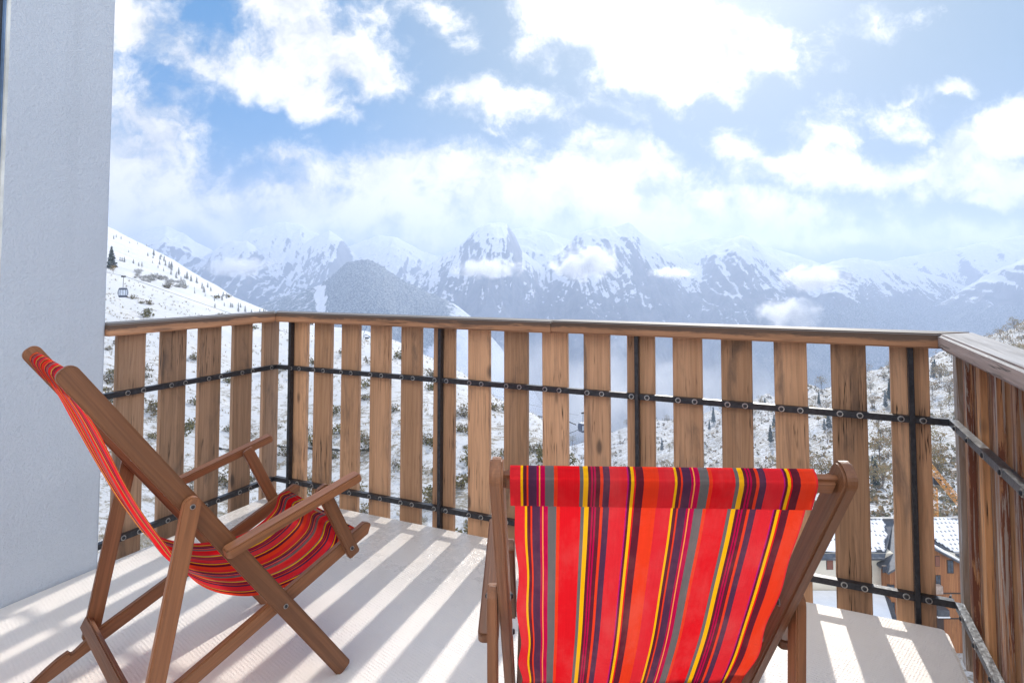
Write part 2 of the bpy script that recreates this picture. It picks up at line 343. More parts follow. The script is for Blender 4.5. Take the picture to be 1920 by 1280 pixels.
def bolt_mesh(r=.0075):
    bm = bmesh.new(); prof = [(r*1.35, 0), (r*1.35, .0018), (r*.9, .002), (r*.85, .005), (r*.5, .0068), (0.0001, .007)]; n = 12
    rings = [[bm.verts.new((a*cos(2*pi*k/n), a*sin(2*pi*k/n), z)) for k in range(n)] for a, z in prof]
    for i in range(len(rings)-1):
        for k in range(n): bm.faces.new((rings[i][k], rings[i][(k+1) % n], rings[i+1][(k+1) % n], rings[i+1][k]))
    bmesh.ops.recalc_face_normals(bm, faces=bm.faces)
    me = bm_me(bm, 'bolt'); me.materials.append(M['bolt']); me.materials.append(M['iron'])
    for p in me.polygons: p.material_index = 1 if (p.center.xy.length < r*.92) else 0
    return me
BOLT = bolt_mesh()
def bolt(parent, pos, axis, sc=1.0):
    o = link('bolt', BOLT, parent); o.matrix_local = Matrix.Translation(pos) @ Vector(axis).to_track_quat('Z', 'Y').to_matrix().to_4x4() @ Matrix.Scale(sc, 4); return o
# ------------------------------------------------------------------ balcony: floor, wall, window
FX0, FX1, FY1 = -2.75, .467, 2.68
bm = bmesh.new(); 
out = [(FX0, -.3), (FX1, -.3)] + [(FX1 - .025 + .025*cos(a), FY1 - .025 + .025*sin(a)) for a in np.linspace(0, pi/2, 6)] + [(FX0, FY1)]
top = [bm.verts.new((x, y, 0)) for x, y in out]; bot = [bm.verts.new((x, y, -.2)) for x, y in out]
bm.faces.new(top); bm.faces.new(bot[::-1])
for i in range(len(out)): j = (i+1) % len(out); bm.faces.new((top[i], bot[i], bot[j], top[j]))
bmesh.ops.recalc_face_normals(bm, faces=bm.faces)
bmesh.ops.bevel(bm, geom=[e for e in bm.edges if all(v.co.z > -.01 for v in e.verts)], offset=.012, segments=3, affect='EDGES')
o = link('balcony_floor', bm_me(bm, 'balcony_floor'), None, M['floor']); tag(o, kind='structure')
ow = empty('side_wall', (-2.872, .6, -.3), 0, 'tall pale grey rough plaster wall closing the left side of the balcony', 'wall')
bm = bmesh.new(); box_bm(bm, -.13, .13, -1.2, 1.112, 0, 3.8); bmesh.ops.bevel(bm, geom=[e for e in bm.edges if abs(e.verts[0].co.z - e.verts[1].co.z) > 1], offset=.012, segments=3, affect='EDGES')
link('plaster', bm_me(bm, 'plaster'), ow, M['wall'])
wf = empty('window_frame', (-.66, .28, -.2), 0, 'dark window frame edge with blue gasket and pale bead at far left edge', 'window frame')
box('frame', wf, (-.08, .0265, -.03, .0188, 0, 2.9), simple('dark_frame_paint', (.03, .035, .045), .4))
box('gasket', wf, (.0266, .0300, .016, .0192, 0, 2.9), simple('blue_gasket', (.13, .21, .36), .5))
box('bead', wf, (.0301, .0325, .0172, .0195, 0, 2.9), simple('pale_bead', (.62, .64, .62), .5))
# ------------------------------------------------------------------ railings
K = 1.050
SY, BY = 2.736, 2.708           # front face of the slats, face of the flat bars
ZM, ZB, ZT, ZU = .717, .0735, 1.0376, .983
HX0, HX1, HY0 = -2.7245, .4635, 2.66; HW = .135
front = empty('wooden_railing', (HX0, SY, 0), 0, 'long slatted timber railing across the front with jointed handrail', 'railing')
FO = Vector((HX0, SY, 0))
def loc(p): return Vector(p) - FO
SLT = .027
xs = [(-2.545, -2.438), (-2.385, -2.268), (-2.198, -2.083), (-2.009, -1.889), (-1.817, -1.699), (-1.624, -1.507), (-1.432, -1.318), (-1.24, -1.122), (-1.049, -.929), (-.852, -.736), (-.658, -.541), (-.466, -.349), (-.275, -.159), (-.08, .036), (.117, .232), (.308, .426)]
def slat(parent, P0, P1, wdir, wdt, nrm, mat=None, bolts=(ZM, ZB), edge=.36):
    o = beam('slat', parent, P0, P1, wdir, wdt, SLT, mat or M['slat'], bevel=.0025)
    return o
for a, b in xs:
    a, b = a*K, b*K; c = (a+b)/2
    z0 = -.13 + random.uniform(-.015, .01); tilt = random.uniform(-.004, .004)
    o = slat(front, loc((c + tilt, SY + SLT/2, z0)), loc((c, SY + SLT/2, ZU + .004)), (1, 0, 0), b-a, None)
    inv = FM[o.name].inverted()
    for z in (ZM, ZB):
        for s in (-.29, .27):
            p = loc((c + s*(b-a), BY - .0005, z)); bb = bolt(o, inv @ p, inv.to_3x3() @ Vector((0, -1, 0)), 1.15)
# angle bars: upright face and a flange back to the slats
def angle_bar(name, parent, P0, P1, nrm, mat, h=.024, depth=.026):
    L = (P1 - P0).length; bm = bmesh.new()
    box_bm(bm, -h/2, h/2, 0, .004, 0, L); box_bm(bm, h/2 - .004, h/2 - .0002, .0042, depth, 0, L)
    o = link(name, bm_me(bm, name), parent, mat)
    z = (P1 - P0).normalized(); x = Vector((0, 0, 1)); x = (x - z*x.dot(z)).normalized(); y = z.cross(x)
    flip = y.dot(nrm) < 0
    m = Matrix.Identity(4)
    if flip: z = -z; y = -y; P0 = P1
    for i in range(3): m[i][0], m[i][1], m[i][2], m[i][3] = x[i], y[i], z[i], P0[i]
    o.matrix_local = m; return o
BXL, BXR = -2.768, .498
for z in (ZM, ZB): angle_bar('flat_bar', front, loc((BXL, BY, z)), loc((BXR, BY, z)), Vector((0, 1, 0)), M['iron'])
for xp in (-2.656, -1.650, -.6407, .385):
    o = box('post', front, (xp - .009 - HX0, xp + .009 - HX0, 2.700 - SY, 2.731 - SY, -.12, ZU - .001), M['iron'], .0015, 1)
for (x0, x1, r) in ((HX0 - .0, -1.028, 0), (-1.0245, HX1, 0)):
    dz = .0 if x0 < -2 else .003
    P0, P1 = loc((x0, HY0 + HW/2, (ZT+ZU)/2 + dz)), loc((x1, HY0 + HW/2, (ZT+ZU)/2 + dz))
    L = x1 - x0; h = HW/2
    # mitred outer ends
    lo_ = h if x0 < -2 else 0; hi_ = h if x1 > 0 else 0
    poly = [(h, -lo_*2 if lo_ else 0), (h, L + (hi_*2 if hi_ else 0)), (-h, L), (-h, 0)]
    o = link('handrail', bm_me(prism_bm(poly, ZT-ZU, .006, 3), 'handrail'), front, M['rail'])
    o.matrix_local = frame_matrix(P0, P1, (0, 1, 0))
# left side
left = empty('wooden_railing', (BXL, 1.7, 0), 0, 'short slatted timber railing running from the white wall to the left corner', 'railing')
LO = Vector((BXL, 1.7, 0)); SX = -2.797
ys = [(1.716, 1.842), (1.921, 2.048), (2.122, 2.245), (2.324, 2.444), (2.524, 2.632)]
for a, b in ys:
    a, b = a*K, b*K; c = (a+b)/2
    o = slat(left, Vector((SX - SLT/2, c, -.13)) - LO, Vector((SX - SLT/2, c, ZU + .004)) - LO, (0, 1, 0), b-a, None, M['slat_worn'])
    inv = FM[o.name].inverted()
    for z in (ZM, ZB):
        for s in (-.29, .27):
            bolt(o, inv @ (Vector((BXL + .0045, c + s*(b-a), z)) - LO), inv.to_3x3() @ Vector((1, 0, 0)), 1.15)
for z in (ZM, ZB): angle_bar('flat_bar', left, Vector((BXL + .004, 1.70, z)) - LO, Vector((BXL + .004, BY, z)) - LO, Vector((-1, 0, 0)), M['iron'])
h = HW/2; P0, P1 = Vector((HX0 - h, 1.713, (ZT+ZU)/2)) - LO, Vector((HX0 - h, HY0, (ZT+ZU)/2)) - LO; L = HY0 - 1.713
o = link('handrail', bm_me(prism_bm([(-h, 0), (h, 0), (h, L - .002), (-h, L + 2*h - .002)], ZT-ZU, .006, 3), 'handrail'), left, M['rail']); o.matrix_local = frame_matrix(P0, P1, (1, 0, 0))
# right side: closed screen of weathered boards
RO = Vector((.527, 2.79, 0))
right = empty('board_screen', RO, 0, 'closed screen of weathered peeling boards on the right with bleached handrail', 'railing')
y = 2.79; i = 0
seq = ['board_grey', 'board_orange', 'board', 'board', 'board_orange', 'board', 'board', 'board_orange', 'board', 'board']
wid = [.055, .10, .045, .12, .05, .13, .055, .12, .05, .12]
while y > .45:
    wd = wid[i % 10]; thin = i % 2 == 1
    x = .528 + (.020 if thin else 0.0) + random.uniform(0, .003)
    o = beam('board', right, Vector((x + .011, y - wd/2, -.16)) - RO, Vector((x + .011, y - wd/2, ZU + .003)) - RO, (0, 1, 0), wd + (.03 if thin else -.002), .021, M[seq[i % 10]], bevel=.002)
    inv = FM[o.name].inverted()
    if not thin:
        for z in (ZM, ZB): bolt(o, inv @ (Vector((BXR - .0005, y - wd/2, z)) - RO), inv.to_3x3() @ Vector((-1, 0, 0)), 1.15)
    y -= wd; i += 1
for z in (ZM, ZB): angle_bar('flat_bar', right, Vector((BXR, .5, z)) - RO, Vector((BXR, BY, z)) - RO, Vector((1, 0, 0)), M['galv'])
P0, P1 = Vector((HX1 + h, .45, (ZT+ZU)/2 + .002)) - RO, Vector((HX1 + h, HY0, (ZT+ZU)/2 + .002)) - RO; L = HY0 - .45
o = link('handrail', bm_me(prism_bm([(-h, 0), (h, 0), (h, L + 2*h - .003), (-h, L - .003)], ZT-ZU, .009, 3), 'handrail'), right,
         wood_mat('bleached_handrail', (.33, .255, .225), (.25, .185, .16), stain=(.12, .10, .10), stain_amt=.7, crack=.9, knots=False, grey_top=(.29, .295, .31))); o.matrix_local = frame_matrix(P0, P1, (1, 0, 0))
# ------------------------------------------------------------------ deck chairs
def catmull(pts, n):
    P = [Vector((p[0], p[1], 0)) for p in pts]; P = [P[0]*2 - P[1]] + P + [P[-1]*2 - P[-2]]; out = []
    for i in range(1, len(P)-2):
        for k in range(n):
            s = k/n; a, b, c, d = P[i-1:i+3]
            out.append(.5*((2*b) + (c-a)*s + (2*a-5*b+4*c-d)*s*s + (3*b-a-3*c+d)*s**3))
    out.append(P[-2]); return out
def deck_chair(pos, th, d, curve, label, seed):
    # local axes: x = right, y = forward (towards the feet), z up
    R = random.Random(seed)
    c = empty('deck_chair', pos, -th, label, 'deck chair', 'striped deck chairs on the balcony')
    W = lambda f, w_, z: Vector((w_, f, z))
    A0 = lambda w_: W(d['a0'], w_, 0); A1 = lambda w_: W(d['a1'], w_, d['za1'])
    S0 = lambda w_: W(d['s0'], w_, 0); S1 = lambda w_: W(d['s1'], w_, d['zs1'])
    lp = lambda a, b, s: a + (b - a)*s
    wA, wS, wP, wR, wB = .2875, .2595, .3125, .3145, .289
    up = Vector((0, 0, 1)); X = Vector((1, 0, 0)); T = .023
    dirA = (A1(0) - A0(0)).normalized(); dirS = (S1(0) - S0(0)).normalized()
    nA = X.cross(dirA); nS = X.cross(dirS)
    # X crossing
    mt = np.linalg.solve(np.array([[d['a1']-d['a0'], -(d['s1']-d['s0'])], [d['za1'], -d['zs1']]]), [d['s0']-d['a0'], 0]); tx = mt[0]
    for s in (-1, 1):
        rail = beam('back_rail', c, A0(s*wA) + dirA*.006, A1(s*wA) + dirA*.006, nA, .052, T, M['teak'], .012, .022, .004)
        LS = (S1(0) - S0(0)).length
        hw = .021; L0 = LS + .10
        notch = [(-hw, 0), (-hw, L0 - .02), (-hw + .02, L0), (hw - .015, L0), (hw, L0 - .015)]
        for q in (.235, .125): # rest notches along the upper edge
            notch += [(hw, L0*q + .085), (hw - .005, L0*q + .050), (hw - .014, L0*q + .006), (hw - .013, L0*q), (hw - .001, L0*q - .004)]
        notch += [(hw - .004, 0)]
        sr = beam('seat_rail', c, S0(s*wS) - dirS*.07, S1(s*wS) + dirS*.03, nS*(1 if nS.z > 0 else -1), .042, T, M['teak'], bevel=.0035, poly=notch)
        pt = lp(A0(s*wP), A1(s*wP), d['tp']); pb = lp(S0(s*wP), S1(s*wP), d['tq'])
        dp = (pb - pt).normalized()
        beam('prop_leg', c, pt - dp*.024, pb + dp*.022, X.cross(dp), .046, .021, M['teak'], .023, .008, .0035)
        rr = lp(A0(s*wR), A1(s*wR), d['ta']); rf = W(d['r1'], s*wR, d['zr1']); da = (rf - rr).normalized()
        beam('armrest', c, rr - da*.022, rf + da*.012, X, .046, .026, M['teak'], .012, .010, .004).location += Vector((s*.014, 0, 0))
        bt = lp(rr, rf, d['tpt']); bt.x = s*wB; bb = lp(S0(s*wB), S1(s*wB), d['tpb']); db = (bb - bt).normalized()
        beam('arm_post', c, bt - db*.012, bb + db*.03, X.cross(db), .040, .021, M['teak'], .010, .008, .0035)
        xo = Vector((s, 0, 0))
        for (p, xx) in ((pt, wP + .0108), (bb, wB + .0108), (lp(A0(0), A1(0), tx), wA + .0118)):
            q = p.copy(); q.x = s*xx; bolt(c, q, xo, .72)
        for (p, xx) in ((pt, wA - .0118), (rr, wA - .0118)):
            q = p.copy(); q.x = s*xx; bolt(c, q, -xo, .9)
    # cross bars
    tb = lp(A0(0), A1(0), .965)
    tq_ = tb + dirA*.006
    beam('top_bar', c, W(tq_.y, -wA + .010, tq_.z), W(tq_.y, wA - .010, tq_.z), dirA, .036, .020, M['teak'], bevel=.006)
    fb_ = lp(S0(0), S1(0), .955) + Vector((0, 0, .012))
    beam('front_bar', c, W(fb_.y, -wS + .010, fb_.z), W(fb_.y, wS - .010, fb_.z), dirS, .040, .020, M['teak'], bevel=.006)
    pb = lp(S0(0), S1(0), d['tq']) + (nS if nS.z > 0 else -nS)*.034
    beam('prop_bar', c, W(pb.y, -wP - .01, pb.z), W(pb.y, wP + .01, pb.z), up + Vector((0, .5, 0)), .040, .020, M['teak'], .006, .006, .004)
    # canvas
    hn = nA if nA.y < 0 else -nA     # back side of the rails (towards the viewer behind)
    wF = d.get('wF', .246)
    start = [(tb.y + dirA.y*.026 + hn.y*.006, tb.z + dirA.z*.026 + hn.z*.006), (tb.y + hn.y*.0135 + dirA.y*.01, tb.z + hn.z*.0135 + dirA.z*.01)]
    pts = catmull(start + curve + [(fb_.y - dirS.y*.024, fb_.z - dirS.z*.024 + .016), (fb_.y, fb_.z + .0135), (fb_.y + dirS.y*.024, fb_.z + dirS.z*.024 + .004), (fb_.y + dirS.y*.018, fb_.z + dirS.z*.018 - .014)], 7)
    def sheet(name, pts, wf, mat, sag=True, tilt=0.0):
        Mx = 36; n = len(pts); bm = bmesh.new(); uvl = bm.loops.layers.uv.new('UVMap'); vs = []
        seg = [0]
        for i in range(1, n): seg.append(seg[-1] + (pts[i]-pts[i-1]).length)
        ph = [R.uniform(0, 6) for _ in range(6)]
        for i, p in enumerate(pts):
            s = seg[i]/seg[-1]; q = pts[min(i+1, n-1)] - pts[max(i-1, 0)]; q.normalize(); nr = Vector((-q.y, q.x, 0)); row = []
            env = max(0, sin(pi*min(1, max(0, s))))**.8 if sag else 0
            for j in range(Mx+1):
                a = j/Mx*2 - 1
                off = -.010*env*(1-a*a) + env*(.0026*sin(a*7+ph[0]+s*4) + .0016*sin(a*15+ph[1]-s*6) + .0030*sin(s*19+a*2.2+ph[3])*a*a)
                edge = env*(abs(a)**8)*.004*sin(s*34 + ph[2] + a)
                ww = wf*(1 - .012*env) + edge + tilt*s
                row.append((bm.verts.new((a*ww + d.get('xo', 0), p.x + nr.x*off, p.y + nr.y*off)), (j/Mx, seg[i])))
            vs.append(row)
        for i in range(n-1):
            for j in range(Mx):
                f = bm.faces.new((vs[i][j][0], vs[i][j+1][0], vs[i+1][j+1][0], vs[i+1][j][0]))
                for lo, k in zip(f.loops, (vs[i][j], vs[i][j+1], vs[i+1][j+1], vs[i+1][j])): lo[uvl].uv = k[1]
        return link(name, bm_me(bm, name, True), c, mat)
    sheet('canvas_seat', pts, wF, M['fabric'])
    # hem sewn round the top bar: back face, over the top and down the front
    e1, e2 = hn, dirA
    loop = [(-.030, .0262), (-.012, .0232), (.012, .0200), (.024, .0170), (.0315, .010), (.034, 0), (.0315, -.010), (.026, -.0135)]
    hp = [Vector((tb.y + e2.y*a + e1.y*b, tb.z + e2.z*a + e1.z*b, 0)) for a, b in loop]
    hm = sheet('hem', hp, wF + .006, M['hem'], False)
    return c
D1 = dict(a0=.343, a1=-.418, za1=1.022, s0=-.4465, s1=.417, zs1=.404, tp=.625, tq=.254, ta=.488, r1=.348, zr1=.608, tpt=.7535, tpb=.930)
D2 = dict(a0=.343, a1=-.384, za1=.931, s0=-.368, s1=.430, zs1=.329, tp=.625, tq=.357, ta=.488, r1=.308, zr1=.5625, tpt=.7535, tpb=.930, wF=.246, xo=-.013)
C1 = [(-.35, .885), (-.305, .79), (-.258, .69), (-.205, .585), (-.165, .515), (-.11, .425), (-.045, .365), (.03, .325), (.10, .305), (.18, .298), (.26, .312), (.335, .355)]
C2 = [(-.35, .855), (-.31, .785), (-.235, .668), (-.162, .55), (-.085, .447), (0, .345), (.07, .285), (.15, .25), (.23, .245), (.30, .262), (.35, .285)]
deck_chair((-1.7156, 1.389, 0), .3595, D1, C1, 'wooden deck chair with red striped canvas seen side-on beside the white wall', 3)
deck_chair((-.3403, 1.4011, 0), -.3918, D2, C2, 'wooden deck chair with red striped canvas seen from behind at right of centre', 5)
# ------------------------------------------------------------------ terrain (heightfields in view-heading axes)
def vnoise(x, y, seed=0):
    x = np.asarray(x, float); y = np.asarray(y, float)
    xi = np.floor(x).astype(np.int64); yi = np.floor(y).astype(np.int64); fx = x - xi; fy = y - yi
    fx = fx*fx*fx*(fx*(fx*6-15)+10); fy = fy*fy*fy*(fy*(fy*6-15)+10)
    def hsh(a, b):
        h = (a*374761393 + b*668265263 + seed*974634777) & 0xffffffff
        h = ((h ^ (h >> 13))*1274126177) & 0xffffffff
        return ((h ^ (h >> 16)) & 0xffff)/65535.0
    return (hsh(xi, yi)*(1-fx) + hsh(xi+1, yi)*fx)*(1-fy) + (hsh(xi, yi+1)*(1-fx) + hsh(xi+1, yi+1)*fx)*fy
def fbm(x, y, o=5, seed=0, gain=.5, ridged=False):
    s = 0; a = 1; tot = 0
    for i in range(o):
        n = vnoise(x*2**i + 17.3*i, y*2**i - 9.1*i, seed + i)
        if ridged: n = 1 - abs(2*n - 1); n = n*n
        s = s + a*n; tot += a; a *= gain
    return s/tot
def curve_px(L, third=True):
    r = [(*pix(q[0], q[1]), *(q[2:])) for q in L]; r.sort(); return np.array(r)
LS = curve_px([(-260,230,580),(0,330,560),(100,375,545),(200,424,525),(260,455,485),(330,493,435),(390,528,385),(440,560,345),(520,592,290),(620,612,250),(690,622,230),(745,640,205),(805,668,185),(866,700,165),(932,747,140),(1004,776,120),(1078,828,105),(1160,885,95),(1260,960,85),(1500,1100,70)])
H0 = 32.0
def hill_left(u, y):
    vs = np.interp(u, LS[:,0], LS[:,1]); Ds = np.interp(u, LS[:,0], LS[:,2])
    q = 1 - y/Ds
    return H + y*vs - H0*np.where(q > 0, q*q, 2.6*q*q + .25*np.abs(q)**3)
RT = {.05: [(15,-31),(60,-39),(100,-48),(200,-92),(500,-195),(1130,-306),(1500,-480),(2200,-720)],
      .22: [(15,-31),(60,-39),(100,-48),(200,-76),(500,-160),(1000,-230),(1400,-420),(2200,-720)],
      .33: [(15,-31),(60,-40),(100,-49),(200,-76),(450,-131),(900,-189),(1250,-360),(2200,-720)],
      .41: [(15,-31),(60,-42),(100,-49),(200,-72),(350,-100),(750,-144),(1100,-330),(2200,-720)],
      .48: [(15,-31),(60,-43),(100,-48),(180,-64),(300,-85),(650,-112),(1000,-300),(2200,-720)],
      .55: [(15,-31),(60,-43),(100,-46),(160,-57),(300,-78),(600,-96),(950,-280),(2200,-720)],
      .68: [(15,-32),(50,-43),(100,-44.5),(150,-54),(300,-66),(560,-74),(900,-250),(2200,-720)],
      .83: [(15,-32),(50,-43),(100,-44),(150,-52),(300,-55),(620,-44),(900,-200),(2200,-720)],
      1.1: [(15,-32),(50,-43),(100,-44),(150,-48),(300,-35),(620,-2),(900,-120),(2200,-720)]}
rk = np.array(sorted(RT)); 
def hill_right(u, y):
    u = np.asarray(u, float); y = np.asarray(y, float); ly = np.log(np.maximum(y, 1))
    cols = np.array([np.interp(ly, np.log([p[0] for p in RT[k]]), [p[1] for p in RT[k]]) for k in rk])
    uc = np.clip(u, rk[0], rk[-1]); i = np.clip(np.searchsorted(rk, uc) - 1, 0, len(rk)-2); f = (uc - rk[i])/(rk[i+1]-rk[i])
    ii = np.indices(uc.shape)
    return cols[(i, *ii)]*(1-f) + cols[(i+1, *ii)]*f
def height_near(u, y):
    u, y = np.broadcast_arrays(np.asarray(u, float), np.asarray(y, float))
    a = hill_left(u, y); b = hill_right(u, y)
    f = np.clip((u - .06)/.22, 0, 1); f = f*f*(3-2*f)
    def ss(q): q = np.clip(q, 0, 1); return q*q*(3-2*q)
    f = np.maximum(f, ss((y - 170)/90)*ss((u + .05)/.09))
    z = a*(1-f) + b*f
    x = u*y
    far = np.clip((y-60)/300, 0, 1)
    z = z + (fbm(x/9, y/9, 4, 3) - .5)*.9*np.clip(y/30, 0, 1) + (fbm(x/2.2, y/2.2, 3, 5) - .5)*.28
    rightness = np.clip((u - .12)/.2, 0, 1)
    z = z + (fbm(x/70, y/70, 5, 9) - .5)*26*far*rightness*np.clip((y-150)/200, 0, 1)
    z = z + (fbm(x/40, y/40, 4, 13) - .5)*3.0*far*(1-rightness)
    # level yard round the chalet
    yard = np.exp(-(((x-50)/26)**2 + ((y-78)/20)**2)**2)
    z = z*(1-yard) + (-43.2)*yard
    return z
LAY = [ # distance, front slope, back slope, noise, crest jag
 (5300, .55, .8, .30, 9, [(-300,440),(100,470),(180,468),(250,441),(290,423),(312,421),(345,437),(370,455),(400,470),(430,452),(470,430),(500,424),(535,417),(565,424),(600,440),(640,470),(680,452),(710,440),(745,446),(790,470),(820,480),(900,470),(950,430),(990,424),(1040,440),(1080,455),(1200,470),(1290,455),(1340,446),(1400,450),(1500,480),(1560,500),(1660,489),(1720,478),(1800,464),(1860,452),(1920,438),(2100,415),(2400,400)]),
 (4750, .60, .9, .33, 8, [(-400,700),(330,585),(370,530),(395,480),(420,456),(440,449),(465,452),(490,470),(530,505),(560,515),(600,530),(700,620),(900,900)]),
 (5000, .62, .9, .33, 8, [(300,700),(470,520),(520,482),(560,460),(600,441),(617,431),(640,447),(660,472),(700,505),(760,545),(900,800)]),
 (4300, .58, .9, .36, 9, [(500,900),(680,600),(720,560),(770,518),(830,478),(862,460),(900,425),(917,418),(950,419),(965,440),(978,470),(1020,500),(1055,468),(1082,440),(1120,427),(1150,426),(1180,418),(1200,436),(1240,462),(1290,492),(1315,500),(1340,470),(1375,446),(1388,441),(1410,448),(1430,466),(1470,486),(1515,503),(1555,492),(1580,484),(1605,482),(1640,489),(1700,503),(1760,516),(1820,540),(1900,575),(1960,600),(2400,800)]),
 (3800, .60, .9, .36, 9, [(1300,900),(1600,665),(1640,640),(1700,600),(1780,560),(1850,515),(1920,485),(2000,460),(2100,440),(2400,400)]),
 (2900, .50, .55, .12, 4, [(-300,600),(300,600),(440,588),(500,566),(560,548),(600,534),(625,515),(650,493),(668,488),(690,487),(720,501),(745,520),(800,546),(850,568),(890,598),(930,640),(1000,730),(1100,900)])]
LC = [(l[0], l[1], l[2], l[3], l[4], curve_px(l[5])) for l in LAY]
def height_far(u, y, want=False):
    u, y = np.broadcast_arrays(np.asarray(u, float), np.asarray(y, float)); x = u*y
    wx = (fbm(x/900, y/900, 4, 41) - .5)*900; wy = (fbm(x/900, y/900, 4, 51) - .5)*900
    best = np.full(u.shape, -760.0) + (fbm(x/400, y/400, 4, 23) - .5)*60; lay = np.full(u.shape, -1)
    spur = fbm((x+wx*.35)/300, (y+wy*.3)/1500, 5, 81, .55, True)
    rid = fbm((x+wx*.5)/520, (y+wy*.5)/520, 6, 61, .52, True); gul = fbm((x+wx*.3)/150, (y+wy*.3)/420, 4, 67, .5, True)
    for k, (Dk, fs, bs, am, jg, C) in enumerate(LC):
        vs = np.interp(u, C[:,0], C[:,1]); crest = H + vs*Dk + (fbm(u*60, u*0+k, 4, 71+k) - .5)*jg*1.9
        Dk = Dk + wy*(.55 if k != 5 else .2); d = Dk - y
        zc = crest - np.where(y < Dk, fs*np.abs(Dk - y)*(.55 + .45*np.clip(np.abs(Dk-y)/500, 0, 1)) , bs*np.abs(y - Dk))
        drop = np.clip((crest - zc)/300, 0, 1)**.8
        zc = zc + ((rid - .42)*am*330 + (gul - .4)*am*150 + (spur - .45)*am*640)*drop
        m = zc > best; best = np.where(m, zc, best); lay = np.where(m, k, lay)
    return (best, lay) if want else best
def grid_mesh(name, us, ys, Z, attrs, mat, smooth=True):
    ny, nu = Z.shape; U, Y = np.meshgrid(us, ys)
    co_ = np.stack([U*Y, Y, Z], -1).reshape(-1, 3)
    idx = np.arange(ny*nu).reshape(ny, nu)
    q = np.stack([idx[:-1,:-1], idx[:-1,1:], idx[1:,1:], idx[1:,:-1]], -1).reshape(-1, 4)
    me = bpy.data.meshes.new(name); me.vertices.add(len(co_)); me.vertices.foreach_set('co', co_.ravel())
    me.loops.add(q.size); me.loops.foreach_set('vertex_index', q.ravel())
    me.polygons.add(len(q)); me.polygons.foreach_set('loop_start', np.arange(0, q.size, 4)); me.polygons.foreach_set('loop_total', np.full(len(q), 4))
    if smooth: me.polygons.foreach_set('use_smooth', np.ones(len(q), bool))
    for k, a in attrs.items():
        at_ = me.attributes.new(k, 'FLOAT', 'POINT'); at_.data.foreach_set('value', np.ascontiguousarray(a, dtype=np.float32).ravel())
    me.update(calc_edges=True); me.materials.append(mat)
    o = bpy.data.objects.new(name, me); COL.objects.link(o); o.rotation_euler.z = YAW
    tag(o, kind='structure'); return o
# --- materials
def snow_mat():
    m, t = material('snowy_ground'); tc = t.new('ShaderNodeTexCoord'); O = tc.outputs['Object']
    n1 = t.noise(O, .55, 6, .65, .6); n2 = t.noise(O, 3.0, 6, .7); n3 = t.noise(O, .08, 4, .6); n4 = t.noise(O, 12, 4, .7)
    bare = t.new('ShaderNodeAttribute', attribute_name='bare').outputs['Fac']
    thr = t.m('ADD', t.m('MULTIPLY', n1, .55), t.m('ADD', t.m('MULTIPLY', n2, .38), t.m('MULTIPLY', n3, .22)))
    g = t.sstep(t.m('ADD', thr, t.m('MULTIPLY', t.m('SUBTRACT', bare, .5), .34)), .585, .70)
    sc_ = t.mix(t.sstep(n3, .3, .7), (.60, .635, .69), (.69, .705, .735))
    gc = t.mix(t.sstep(n4, .35, .65), t.mix(t.sstep(n2, .4, .6), (.10, .085, .06), (.12, .12, .065)), (.27, .22, .15))
    c = t.mix(t.m('MULTIPLY', g, .85), sc_, gc)
    finish(t, bsdf(t, c, .75, .2, t.m('ADD', n2, t.m('ADD', t.m('MULTIPLY', n1, 2.0), t.m('MULTIPLY', n4, .5))), .9, .30)); return m
def mountain_mat():
    m, t = material('rock_and_snow'); tc = t.new('ShaderNodeTexCoord'); O = tc.outputs['Object']
    sn = t.new('ShaderNodeAttribute', attribute_name='snow').outputs['Fac']; fo = t.new('ShaderNodeAttribute', attribute_name='forest').outputs['Fac']
    n = t.noise(O, .012, 9, .72, .5); n2 = t.noise(t.mapping(O, sc=(.04, .04, .016)), 1, 7, .75)
    s_ = t.sstep(t.m('ADD', sn, t.m('ADD', t.m('MULTIPLY', t.m('SUBTRACT', n, .5), 1.1), t.m('MULTIPLY', t.m('SUBTRACT', n2, .5), 1.3))), .47, .54)
    f_ = t.sstep(t.m('ADD', fo, t.m('MULTIPLY', t.m('SUBTRACT', t.noise(O, .03, 6, .7), .5), 1.1)), .4, .6)
    rock = t.mix(t.sstep(n, .35, .65), (.075, .085, .10), (.17, .175, .19))
    c = t.mix(s_, rock, t.mix(t.sstep(n2, .35, .65), (.56, .60, .68), (.70, .725, .77)))
    tr = t.mix(t.sstep(t.noise(t.mapping(O, sc=(.16, .16, .06)), 1, 5, .75), .40, .62), (.022, .035, .034), (.26, .29, .31))
    c = t.mix(f_, c, tr)
    finish(t, bsdf(t, c, .85, .1)); return m
# --- near ground
th = np.concatenate([np.linspace(-62, -44, 40)[:-1], np.linspace(-44, 44, 760), np.linspace(44, 62, 40)[1:]])
us = np.tan(np.radians(th)); ys = np.exp(np.linspace(math.log(14), math.log(1350), 460))
U, Y = np.meshgrid(us, ys); Z = height_near(U, Y)
z2 = height_far(us[None, :], ys[-1]); bl = np.clip((Y - 1050)/300, 0, 1); bl = bl*bl*(3-2*bl)
Zf = height_far(U, Y); Z = np.where(Y > 1050, Z*(1-bl) + Zf*bl, Z); Z = np.maximum(Z, -1000)
X = U*Y
bare = np.clip(.62 - .5*np.clip((Y-70)/170, 0, 1)*(U < .1), 0, 1)
bare = np.where(U > .12, .62 + .1*np.clip((Y-150)/200, 0, 1), bare)
grid_mesh('ground', us, ys, Z, {'bare': bare}, snow_mat())
